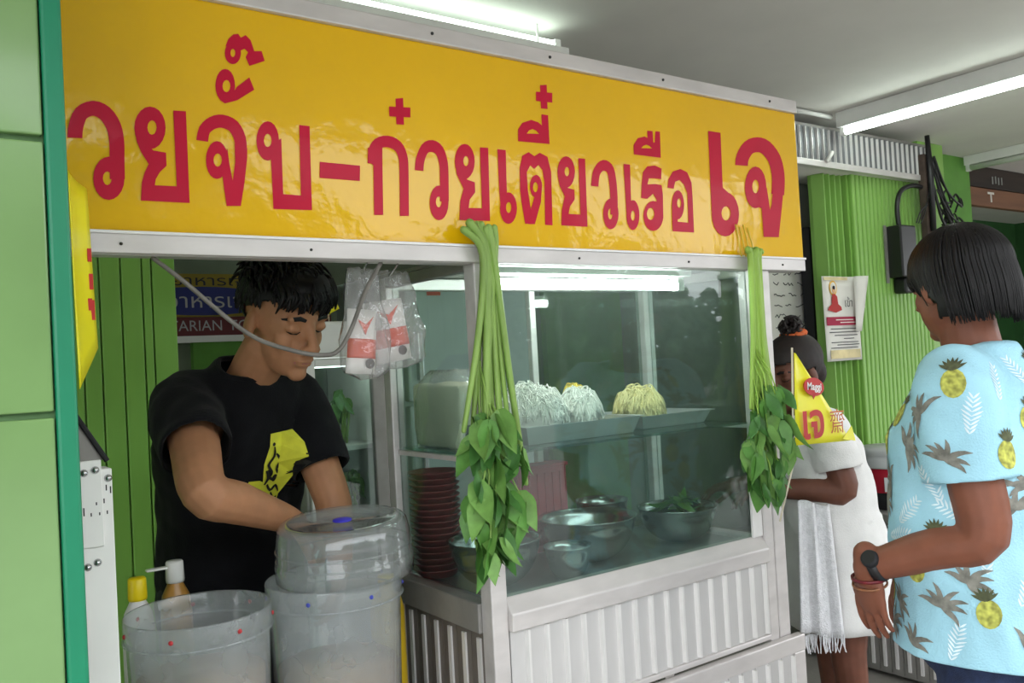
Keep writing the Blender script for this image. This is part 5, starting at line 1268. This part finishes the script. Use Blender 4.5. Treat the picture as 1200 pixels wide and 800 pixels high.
def mound(name, label, cat, c, rx, ry, h, m_, n, seed, th=.0016):
    """heap of noodle strands: countless, one object"""
    rg = random.Random(seed); mb = MB()
    mb.ell((c[0], c[1], c[2]+h*.26), (rx*.80, ry*.80, h*.50), None, 20, 10)
    for i in range(n):
        a = rg.uniform(0, 6.28); q = math.sqrt(rg.random()); p = []
        x, y = c[0]+rx*.95*q*math.cos(a), c[1]+ry*.95*q*math.sin(a); d = rg.uniform(0, 6.28); lift = rg.uniform(-.006, .022)*rg.random()
        cv = rg.uniform(-1.2, 1.2)
        for k in range(11):
            rr2 = ((x-c[0])/rx)**2+((y-c[1])/ry)**2
            lump = .016*noise.noise(Vector((x*38+seed, y*38, 0)))
            z = c[2]+h*.22+h*.52*max(0, 1-min(1, rr2)**1.5)**.7+lump+lift*math.sin(math.pi*k/10)+rg.uniform(-.002, .004)
            p.append((x, y, z)); d += cv*.6+rg.uniform(-.6, .6); st_ = .007
            if rr2 > .9: d = math.atan2(c[1]-y, c[0]-x)+rg.uniform(-.9, .9)
            x += st_*math.cos(d); y += st_*math.sin(d)
        mb.tube(p, th, 4)
    mb.v = [(x, y, max(z, c[2])) for x, y, z in mb.v]
    o = mb.build(name, m_, None, True); tag(o, label, cat, None, 'stuff'); return o
mound('rice_noodles', 'heap of white rice noodles in the front tray', 'noodles', (1.255, 1.70, SZ+.008), .090, .098, .150, 'noodle_white', 620, 1)
mound('rice_noodles', 'smaller heap of white noodles beside the yellow ones', 'noodles', (1.375, 1.665, SZ+.008), .056, .065, .128, 'noodle_white', 380, 2)
mound('egg_noodles', 'bright yellow egg noodles heaped behind the white ones', 'noodles', (1.452, 1.775, SZ+.008), .036, .036, .142, 'noodle_yellow', 240, 3)
mound('egg_noodles', 'pale cream noodles heaped on the right-hand tray', 'noodles', (1.625, 1.715, SZ+.006), .066, .075, .118, 'noodle_cream', 420, 4)
# bagged noodles at the left end of the shelf
bg_ = thing('noodle_pack', 'clear pack of beige rice noodles at the left end of the shelf', 'food pack', (1.06, 1.74, SZ))
mb = MB(); mb.box((1.022, 1.655, SZ+.001), (1.139, 1.865, SZ+.150)); me = remesh('noodle_block', mb, .008, 6); wrinkle(me, .006, 18); link('noodle_block', me, 'beige', bg_)
rings = []
for k in range(14):
    t = k/13; z = SZ+.0006+.180*t; ring = []
    for i in range(40):
        a = 2*math.pi*i/40; ca, sa = math.cos(a), math.sin(a)
        f_ = 1.06 if t < .72 else 1.06-.45*((t-.72)/.28)**1.5
        nz_ = noise.noise(Vector((ca*2, sa*2, t*5)))
        ring.append((1.080+.064*f_*math.copysign(abs(ca)**.5, ca)*(1+.05*nz_), 1.76+.110*f_*math.copysign(abs(sa)**.5, sa)*(1+.05*nz_), z+.006*nz_*t))
    rings.append(ring)
MB().loft(rings).build('wrapper', 'bag_film', bg_, True)
MB().box((1.034, 1.651, SZ+.03), (1.054, 1.654, SZ+.055)).build('label', 'black_plastic', bg_)

# ================================================================== lamps under the ceiling
def fixture(label, a, b, lit, tube_off, width=.04, drop_=.055, above=False):
    """batten lamp under the ceiling from a to b (x, y)"""
    a = Vector((a[0], a[1], 0)); b = Vector((b[0], b[1], 0)); d = (b-a).normalized(); s = Vector((-d.y, d.x, 0))
    t = thing('fluorescent_lamp', label, 'lamp', (a.x, a.y, CEIL-.06), 'fluorescent lamps under the ceiling')
    z1 = CEIL-.001
    if above:                                 # hung a little below the ceiling, the tube on its upper side
        MB().prism([a-s*width/2, b-s*width/2, b+s*width/2, a+s*width/2], (0, 0, z1-.105), (0, 0, z1-.070)).build('batten', 'white_paint', t, bevel=.004)
        for e in (a+d*.1, b-d*.1): MB().tube([e+Vector((0, 0, z1-.072)), e+Vector((0, 0, z1))], .004, 8).build('hanger', 'white_paint', t)
        z = z1-.050; o = s*tube_off
        MB().tube([a+d*.03+o+Vector((0, 0, z)), b-d*.03+o+Vector((0, 0, z))], .0135, 14).build('tube', 'dim_tube_light', t, True)
        for p, sg in ((a, 1), (b, -1)):
            q = p+d*sg*.018+o
            MB().prism([q-s*.014-d*.012, q+s*.014-d*.012, q+s*.014+d*.012, q-s*.014+d*.012], (0, 0, z1-.072), (0, 0, z+.016)).build('socket', 'white_paint', t, bevel=.002)
        return t
    MB().prism([a-s*width/2, b-s*width/2, b+s*width/2, a+s*width/2], (0, 0, z1-drop_), (0, 0, z1)).build('batten', 'white_paint', t, bevel=.004)
    z = z1-drop_-.017
    o = s*tube_off
    MB().tube([a+d*.03+o+Vector((0, 0, z)), b-d*.03+o+Vector((0, 0, z))], .0165, 14).build('tube', 'tube_light' if lit else 'white_paint', t, True)
    for p, sg in ((a, 1), (b, -1)):
        q = p+d*sg*.018+o
        MB().prism([q-s*.014-d*.012, q+s*.014-d*.012, q+s*.014+d*.012, q-s*.014+d*.012], (0, 0, z-.018), (0, 0, z1-drop_+.004)).build('socket', 'white_paint', t, bevel=.002)
    return t
fixture('lit fluorescent tube lamp on the ceiling right of the sign', (3.60, 2.36), (3.60, 1.12), True, .012, .04, .072)
fixture('unlit white batten lamp at the far right of the ceiling', (5.22, 2.60), (5.22, 1.40), False, 0)
fixture('lit fluorescent lamp on the ceiling above the sign', (.62, 2.16), (1.80, 2.16), True, .012, .070, .055, True)
tag(MB().tube([(3.30, 2.37, CEIL-.022), (3.56, 2.37, CEIL-.022)], .010, 10).build('conduit', 'white_paint', None, True), 'short white conduit pipe along the ceiling above the slatted valance', 'pipe')

# ================================================================== slatted metal valance
va = thing('valance', 'silver slatted metal valance above the green shutter', 'valance', (3.9, 2.4, 2.165))
MB().box((3.28, 2.385, 2.165), (4.44, 2.42, 2.195)).build('bottom_rail', 'aluminium', va, bevel=.003)
MB().box((3.28, 2.405, 2.345), (4.44, 2.418, 2.365)).build('top_rail', 'aluminium_dull', va, bevel=.003)
n = 26; p = 1.15/n
sm = MB().box((0, 2.402, 2.19), (p-.004, 2.408, 2.35)).mesh('slat'); sm.materials.append(M['valance_slat'])
mb = MB(); mb.prism([(p*.40, 2.403, 2.195), (p*.47, 2.392, 2.195), (p*.58, 2.392, 2.195), (p*.66, 2.403, 2.195)], (0, 0, 0), (0, 0, .15)); rm = mb.mesh('ridge'); rm.materials.append(M['aluminium_slat'])
for i in range(n):
    s = shared('slat', sm, va, loc=(3.285+i*p, 0, 0)); s.matrix_parent_inverse = va.matrix_basis.inverted()
    shared('ridge', rm, s).matrix_parent_inverse = Matrix()
mat('brass_tag', '#D8D6D0', .5)
MB().tube(crom([(3.52, 2.380, 2.19), (3.535, 2.370, 2.215), (3.56, 2.375, 2.235)], 4), .010, 6).build('tape_scrap', 'brass_tag', va, True)

# ================================================================== poster, notice, meter box, cables
mat('paper_white', '#E6E3DC', .7, var=.04)
mat('paper_cream', '#D9C99A', .7, var=.25, scale=12)
mat('ink_red', '#A3173F', .7, var=.05)
mat('ink_dark', '#2d2b33', .8)
mat('robe_red', '#B32B2B', .7)
mat('halo_gold', '#DDB04A', .6, var=.1)
po = thing('poster', 'white poster with seated red-robed figure and crimson band on the folded gate', 'poster', (3.64, 2.44, 1.26))
def pr_(name, pts, y, m_, par=po): MB().prism([(x, y, z) for x, z in pts], (0, 0, 0), (0, -.0012, 0)).build(name, m_, par)
PX, PZ, PW, PH, PY = 3.512, 1.270, .272, .398, 2.440
rows = []
for j in range(9):
    v = j/8; rows.append([(PX+PW*u/8+.006*(1-v), PY-.004*math.sin(u*.9)-(.035*((u-6)/2)**2 if u > 6 and v > .5 else 0), PZ+PH*v) for u in range(9)])
MB().loft(rows, cap=False, closed=False).build('sheet', 'paper_white', po, True, solid=.0008)
def bxp(name, u0, v0, u1, v1, m_, k=0): pr_(name, [(PX+PW*u0, PZ+PH*v0), (PX+PW*u1, PZ+PH*v0), (PX+PW*u1, PZ+PH*v1), (PX+PW*u0, PZ+PH*v1)], PY-.0065-.001*k, m_)
bxp('title_band', .04, .42, .97, .52, 'ink_red')
bxp('top_border', .02, .955, .70, .99, 'paper_cream')
bxp('footer_picture', .10, .03, .96, .13, 'paper_cream')
for i, (a, b, v) in enumerate(((.14, .92, .375), (.10, .94, .335), (.24, .90, .298), (.50, .80, .258), (.14, .92, .215), (.30, .94, .185), (.12, .90, .150))): bxp('print_line', a, v, b, v+.009, 'ink_dark')
for a, b, v in ((.30, .80, .48), (.42, .86, .448)): bxp('band_print_line', a, v, b, v+.010, 'paper_white', 1)
def el(cx, cz, rx, rz, n=20): return [(PX+PW*cx+rx*math.cos(2*math.pi*i/n), PZ+PH*cz+rz*math.sin(2*math.pi*i/n)) for i in range(n)]
pr_('halo', el(.27, .86, .030, .036), PY-.0065, 'halo_gold'); pr_('halo_inner', el(.27, .86, .022, .027), PY-.0078, 'paper_white')
pr_('seated_figure', [(PX+PW*a, PZ+PH*b) for a, b in ((.08, .60), (.12, .64), (.20, .67), (.21, .75), (.24, .79), (.30, .79), (.36, .76), (.38, .67), (.46, .64), (.48, .60), (.30, .57))], PY-.009, 'robe_red')
mat('figure_tan', '#D8A878', .7)
pr_('figure_head', el(.27, .835, .013, .017), PY-.010, 'figure_tan'); pr_('figure_hair', el(.27, .865, .009, .009), PY-.0112, 'ink_dark')
text_on('lettering', 'เข้า', .055, (PX+PW*.68, PY-.0095, PZ+PH*.68), (1, 0, 0), (0, 0, 1), 'ink_dark', po)
mb = MB(); rows = []
for j in range(7):
    v = j/6; rows.append([(PX+PW*(.80+.22*v*.0)+u*(.030+.020*v)+.008*v, PY-.020-.030*math.sin(u*1.2)*v, PZ+PH*(.34+.66*v)) for u in (0, .5, 1, 1.5)])
mb.loft(rows, cap=False, closed=False); mb.build('curled_edge', 'paper_white', po, True, solid=.0008)

no = thing('notice_board', 'pale notice with lines of dark handwriting beside the dark gap', 'notice', (3.6, 2.69, 1.30))
MB().box((3.36, 2.684, 1.30), (3.80, 2.698, 1.92)).build('board', 'paper_white', no)
rg = random.Random(8)
for r_ in range(7):
    x = 3.465+(.01 if r_ else 0); z = 1.770-r_*.052-(.01 if r_ else 0)
    for w_ in range(3 if r_ else 2):
        L_ = rg.uniform(.05, .10); zz = z
        pts = []; k = max(4, int(L_/.012))
        for i in range(k): pts.append((x+L_*i/k, 2.682, zz+rg.uniform(-.008, .010)))
        mb = MB(); mb.tube(pts, .0022 if r_ else .0036, 4); mb.build('handwriting', 'ink_dark', no)
        x += L_+rg.uniform(.012, .03)
        if x > 3.72: break
tag(MB().box((3.665, 2.60, .0), (3.725, 2.66, 1.93)).build('dark_gap_strip', 'black', None, bevel=.004), 'black upright strip standing in for the dark gap between the notice and the folded gate', 'post')  # black strip put in as the shade of the gap beside the gate

me_ = thing('meter_box', 'black electric meter box on the green shutter', 'electric box', (4.16, 2.41, 1.62))
MB().box((4.075, 2.365, 1.665), (4.215, 2.447, 1.925)).build('case', 'black_plastic', me_, bevel=.008)
MB().box((4.055, 2.440, 1.64), (4.075, 2.447, 1.93)).build('back_plate', 'aluminium_dull', me_)
MB().box((4.11, 2.375, 1.585), (4.19, 2.445, 1.664)).build('terminal', 'black_plastic', me_, bevel=.012)
MB().box((4.20, 2.36, 1.72), (4.245, 2.40, 1.80)).build('breaker', 'grey_wall', me_, bevel=.004)
MB().tube(crom([(4.12, 2.40, 1.92), (4.115, 2.40, 2.02), (4.15, 2.395, 2.10), (4.25, 2.39, 2.135), (4.34, 2.385, 2.13)], 5), .012, 8).build('conduit', 'black_plastic', me_, True)
tag(MB().box((4.325, 2.36, 1.62), (4.40, 2.40, 2.30)).build('service_post', mat('rust', '#4a3c34', .8, var=.3, scale=20), None, bevel=.006), 'dark rusty service post beside the electric meter box', 'post')
tag(MB().tube([(4.345, 2.345, 1.90), (4.350, 2.345, 2.2), (4.340, 2.345, 2.39)], [.014, .016, .012], 8).build('cable_riser', 'black_plastic', None, True), 'thick black cable climbing the rusty service post', 'cable')
mb0 = random.Random(4)
for i in range(9):
    x0 = 4.36; z0 = mb0.uniform(2.10, 2.30); x1 = mb0.uniform(4.50, 4.70); z1 = mb0.uniform(1.92, 2.12); sag = mb0.uniform(.05, .14)
    pts = [(x0, 2.345-.003*i, z0), (x0*.6+x1*.4, 2.35-.004*i, (z0+z1)/2-sag*.6), (x1, 2.36-.004*i, z1-sag*.4), (x1+.02, 2.37, z1+mb0.uniform(-.05, .08)), (x1-.06, 2.36, z1-.06)]
    tag(MB().tube(crom(pts, 6), mb0.uniform(.004, .008), 6).build('loose_cable', 'black_plastic', None, True), 'loose black cable in the tangle right of the service post', 'cable', 'tangled cables by the service post')
for i in range(3):
    pts = [(4.335, 2.352, 2.10-.03*i), (4.29-.02*i, 2.352, 2.0), (4.24-.02*i, 2.352, 1.935)]
    tag(MB().tube(crom(pts, 6), .003, 5).build('thin_wire', 'black_plastic', None, True), ('uppermost', 'middle', 'lowest')[i]+' thin dark wire between service post and meter box', 'wire', 'thin wires to the meter box')

# brown hanging board far right
wb = thing('wooden_board', 'dark brown wooden board under the ceiling at the right edge', 'board', (5.8, 2.7, 2.17))
mat('wood_dark', '#33261f', .7, var=.4, scale=8, stretch=(.3, 1, 3))
mat('wood_brown', '#7A5138', .6, var=.25, scale=6, stretch=(.3, 1, 3))
MB().box((5.32, 2.70, 2.285), (6.9, 2.74, 2.4195)).build('upper_plank', 'wood_dark', wb, bevel=.004)
MB().box((5.32, 2.695, 2.165), (6.9, 2.74, 2.28)).build('lower_plank', 'wood_brown', wb, bevel=.004)
MB().box((5.24, 2.69, 0), (5.318, 2.74, 2.415)).build('upright', 'wood_brown', wb, bevel=.004)
for i, (x, z) in enumerate(((5.74, 2.34), (5.78, 2.345), (5.82, 2.34), (5.86, 2.343))): MB().box((x, 2.6965, z-.025), (x+.012, 2.6995, z+.022)).build('paint_mark', 'grey_wall', wb)
MB().box((5.66, 2.6905, 2.245), (5.74, 2.6945, 2.258)).build('paint_mark', 'paper_white', wb); MB().box((5.695, 2.6905, 2.195), (5.708, 2.6945, 2.246)).build('paint_mark', 'paper_white', wb)

# ================================================================== neighbouring ribbed counter with red tub
ct = thing('ribbed_counter', 'low grey ribbed metal counter behind the woman in white', 'counter', (3.45, 2.0, 0))
MB().box((3.215, 1.45, .02), (3.72, 2.43, .63)).build('cabinet', 'aluminium_dull', ct)
MB().box((3.185, 1.43, .628), (3.74, 2.44, .665)).build('top', 'aluminium_dull', ct, bevel=.004)
n = 19; p = .98/n
sm = MB().box((3.206, 0, .03), (3.214, p-.003, .60)).mesh('slat'); sm.materials.append(M['aluminium_dull'])
rm = MB().box((3.199, p*.35, .05), (3.207, p*.35+.012, .585)).mesh('ridge'); rm.materials.append(M['ridge'])
for i in range(n):
    s = shared('slat', sm, ct, loc=(0, 1.45+i*p, 0)); s.matrix_parent_inverse = ct.matrix_basis.inverted(); shared('ridge', rm, s).matrix_parent_inverse = Matrix()
rb = thing('red_tub', 'red tub with black base and white lid on the ribbed counter', 'tub', (3.37, 2.06, .666))
mat('tub_red', '#A3142B', .4, var=.08); mat('tub_grey', '#B9BDBD', .45, var=.08)
MB().lathe([(.001, .6655), (.110, .6655), (.114, .672), (.120, .735), (.001, .735)], (3.37, 2.06, 0), 36).build('tub_base', 'black_plastic', rb, True)
MB().lathe([(.120, .735), (.121, .75), (.127, .835), (.001, .835)], (3.37, 2.06, 0), 36).build('tub_wall', 'tub_red', rb, True)
MB().lathe([(.001, .834), (.133, .834), (.135, .84), (.134, .872), (.128, .880), (.131, .885), (.131, .905), (.120, .914), (.001, .914)], (3.37, 2.06, 0), 36).build('lid', 'tub_grey', rb, True)
nrm = Vector((-.80, -.55, 0)).normalized(); q = nrm.to_track_quat('Z', 'Y').to_matrix(); tg = Vector((0, 0, 1)).cross(nrm)
MB().prism([Vector((3.37, 2.06, .765))+nrm*.1245+tg*a+Vector((0, 0, b)) for a, b in ((-.040, -.022), (-.005, -.022), (-.005, .035), (-.040, .035))], (0, 0, 0), nrm*.002).build('label', 'tub_grey', rb)
c0 = Vector((3.37, 2.06, .788))+nrm*.1255+tg*.022
for k in range(5):
    a = 2*math.pi*k/5; MB().lathe([(.0001, .001), (.005, .001), (.0052, 0)], c0+(tg*math.cos(a)+Vector((0, 0, 1))*math.sin(a))*.006, 10, q).build('flower_petal', 'paper_white', rb)
dp = thing('dark_pot', 'small black pot at the counter edge beside the red tub', 'pot', (3.26, 2.245, .666))
MB().lathe([(.001, .6655), (.040, .6655), (.055, .69), (.058, .73), (.050, .76), (.053, .765), (.050, .768), (.044, .755), (.001, .74)], (3.26, 2.245, 0), 28).build('pot_wall', 'black_plastic', dp, True)
MB().tube(crom([(3.215, 2.23, .73), (3.20, 2.22, .75), (3.205, 2.23, .705), (3.215, 2.235, .69)], 4), .005, 6).build('handle', 'black_plastic', dp, True)

# ================================================================== inside the shop
dfz = thing('display_fridge', 'white display fridge with glass door and greens behind the cook', 'fridge', (1.32, 3.05, 0))
def bf(nm, a, b, m_, bev=.004): return MB().box(a, b).build(nm, m_, dfz, bevel=bev)
bf('side_wall', (1.165, 2.93, .12), (1.185, 3.40, 1.40), 'white_paint'); bf('side_wall', (1.46, 2.93, .12), (1.48, 3.40, 1.40), 'white_paint'); bf('back_wall', (1.185, 3.385, .12), (1.46, 3.40, 1.40), mat('fridge_back', '#4d554f', .6, var=.15))
bf('header', (1.165, 2.90, 1.40), (1.48, 3.40, 1.53), 'white_paint', .012); bf('base', (1.165, 2.91, 0), (1.48, 3.40, .12), 'white_paint')
bf('door_stile', (1.170, 2.90, .13), (1.205, 2.93, 1.395), 'white_paint'); bf('door_stile', (1.425, 2.90, .13), (1.475, 2.93, 1.395), 'aluminium_dull')
bf('door_rail', (1.205, 2.90, 1.37), (1.425, 2.93, 1.395), 'white_paint'); bf('door_rail', (1.205, 2.90, .13), (1.425, 2.93, .18), 'white_paint')
MB().box((1.205, 2.912, .18), (1.425, 2.917, 1.37)).build('door_glass', 'glass', dfz)
for z in (1.06, .80, .52): bf('shelf', (1.186, 2.94, z), (1.459, 3.384, z+.018), 'aluminium', .002)
emit_mat('fridge_lamp', '#F4FFFA', 5.0)
MB().box((1.20, 2.95, 1.365), (1.44, 2.985, 1.385)).build('lamp_strip', 'fridge_lamp', dfz)
rg = random.Random(15)
for k, (x, z) in enumerate(((1.26, 1.0785), (1.37, 1.0785), (1.32, .8185), (1.40, .8185))):
    t = thing('greens_bag', ['tall bunch of greens on the upper left of the fridge shelf', 'bunch of greens on the upper right of the fridge shelf', 'bunch of greens on the middle shelf of the fridge', 'small bunch of greens at the right of the middle shelf'][k], 'vegetables', (x, 3.06, z), 'greens in the display fridge')
    for i in range(14):
        a = rg.uniform(0, 6.28); q = rg.uniform(0, .028); m_ = Matrix.Translation((x+q*math.cos(a), 3.06+q*math.sin(a)*1.4, z+(rg.uniform(.10, .20) if k < 2 else rg.uniform(.10, .15)))) @ Matrix.Rotation(rg.uniform(0, 6.28), 4, 'Z') @ Matrix.Rotation(rg.uniform(-.5, .9), 4, 'X') @ Matrix.Scale(rg.uniform(.7, 1.05), 4)
        shared('leaf', leafs[rg.randrange(8)], t, m_)
    for i in range(5): MB().tube([(x+rg.uniform(-.015, .015), 3.06+rg.uniform(-.015, .015), z+.001), (x+rg.uniform(-.03, .03), 3.06+rg.uniform(-.03, .03), z+.14)], .005, 6).build('stem', 'stem_green', t, True)
# little flag on the fridge
fl = pennant('pennant_flag', 'small yellow flag standing on the white display fridge', [(1.300, 2.97, 1.675), (1.306, 2.97, 1.675), (1.340, 2.97, 1.580), (1.298, 2.97, 1.560)], 6, .003, 0)
MB().tube([(1.298, 2.972, 1.531), (1.299, 2.972, 1.68)], .002, 6).build('stick', 'beige', fl)
# tall grey refrigerator seen through the showcase
gf = thing('refrigerator', 'tall grey steel refrigerator seen through the showcase glass', 'refrigerator', (1.86, 3.1, 0))
mat('fridge_grey', '#9AA7A5', .35, .4, var=.05)
MB().box((1.56, 2.93, .02), (2.16, 3.50, 1.72)).build('cabinet', 'fridge_grey', gf, bevel=.01)
MB().box((1.565, 2.88, 1.22), (2.155, 2.928, 1.715)).build('upper_door', 'fridge_grey', gf, bevel=.01)
MB().box((1.565, 2.88, .06), (2.155, 2.928, 1.205)).build('lower_door', 'fridge_grey', gf, bevel=.01)
for z in (1.30, .95): MB().box((1.60, 2.855, z), (1.62, 2.882, z+.18)).build('handle', 'steel', gf, bevel=.004)
MB().box((1.66, 2.8775, 1.62), (1.72, 2.8795, 1.69)).build('sticker', 'flag_red', gf)
# banner on the back wall
vb = thing('wall_banner', 'yellow and blue banner reading vegetarian food on the back wall, colours darkened for the dim interior', 'banner', (1.2, 4.43, 1.56))
mat('banner_yellow_dimmed', '#8F7A1C', .6, var=.08); mat('banner_blue_dimmed', '#1F276E', .6, var=.08); mat('banner_maroon', '#5E181E', .6, var=.08); mat('banner_light', '#A9A6A8', .6)  # yellow and blue darkened so the colour carries the dimness of the interior
BY = 4.435
MB().box((.62, BY, 1.660), (1.95, BY+.012, 1.875)).build('upper_field', 'banner_yellow_dimmed', vb)
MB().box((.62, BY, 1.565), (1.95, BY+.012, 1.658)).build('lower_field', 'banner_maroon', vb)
mb = MB(); mb.prism([(1.27+.36*math.cos(q), BY-.001, 1.738+.072*math.sin(q)) for q in [2*math.pi*i/36 for i in range(36)]], (0, 0, 0), (0, -.003, 0)); mb.build('blue_oval', 'banner_blue_dimmed', vb)
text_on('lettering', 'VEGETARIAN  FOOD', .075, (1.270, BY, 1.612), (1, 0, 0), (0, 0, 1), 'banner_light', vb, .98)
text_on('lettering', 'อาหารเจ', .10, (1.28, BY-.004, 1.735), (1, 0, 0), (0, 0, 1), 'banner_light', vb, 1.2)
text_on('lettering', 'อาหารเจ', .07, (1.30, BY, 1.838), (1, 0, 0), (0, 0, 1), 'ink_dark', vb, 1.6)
struct(MB().box((.5, 4.38, 1.53), (2.0, 4.449, 1.562)).build('trim_2', 'white_paint'))
struct(MB().box((1.20, 4.40, 0), (2.3, 4.449, 1.53)).build('door_4', 'wall_green'))
struct(MB().box((3.40, 4.40, 0), (4.05, 4.449, 2.2)).build('door_5', 'wall_green'))
wl_ = thing('wall_lamp', 'small lit lamp high on the back wall above the cook', 'lamp', (1.60, 4.42, 2.0))
MB().box((1.545, 4.40, 2.048), (1.665, 4.449, 2.068)).build('housing', 'white_paint', wl_, bevel=.004); MB().box((1.55, 4.41, 2.030), (1.66, 4.44, 2.047)).build('glow_panel', 'tube_light', wl_, bevel=.003)

# ================================================================== across the street (seen mirrored in glass and sign)
mat('bark', '#4a3e33', .9, var=.3, scale=10); mat('crown', '#38522a', .9, var=.4, scale=3)
def tree(x, y, h, seed, label):
    t = thing('street_tree', label, 'tree', (x, y, -.1), 'trees across the street'); rg = random.Random(seed)
    MB().tube([(x, y, -.12), (x+rg.uniform(-.1, .1), y, h*.3), (x+rg.uniform(-.2, .2), y, h*.6)], [h*.035, h*.028, h*.015], 8).build('trunk', 'bark', t, True)
    mb = MB()
    for i in range(520):
        a = rg.uniform(0, 6.28); q = math.sqrt(rg.random()); zz = rg.uniform(.06, 1.)
        w_ = h*.34*math.sin(math.pi*min(1, max(.08, (zz+.12)/1.12)))**.7
        c = Vector((x+w_*q*math.cos(a), y+w_*q*math.sin(a), h*zz)); rr_ = h*rg.uniform(.018, .045)
        mb.ell(c, (rr_, rr_, rr_*.7), Matrix.Rotation(rg.uniform(0, 3), 3, 'X'), 6, 4)
    cr_ = mb.build('crown', 'crown', t); cr_['kind'] = 'stuff'
ORD = ['first', 'second', 'third', 'fourth', 'fifth', 'sixth', 'seventh', 'eighth', 'ninth', 'tenth']
ROWS = ((-17, ((-7, 7.0), (-2.6, 6.2), (1.6, 6.8), (5.2, 7.4), (8.6, 5.6), (12.0, 4.6), (15.6, 6.6), (18.6, 5.2), (21.8, 3.2), (26.4, 7.6))),
        (-22, ((-6, 8.4), (-1, 7.6), (4.2, 8.2), (8.8, 7.0), (13.5, 5.2), (17.6, 7.2), (21.6, 5.6), (25.2, 3.6), (28.6, 4.0), (33.6, 8.6))))
for row, (y0, tr) in enumerate(ROWS):
    for i, (x, h) in enumerate(tr):
        tree(x, y0+(.5 if i % 2 else -.4), h, 30+i+row*20, '%s tree from the left in the %s row across the street' % (ORD[i], ('near', 'far')[row]))
struct(MB().box((-30, -24.2, -.1), (60, -24, 1.5)).build('street_wall', 'grey_wall'))
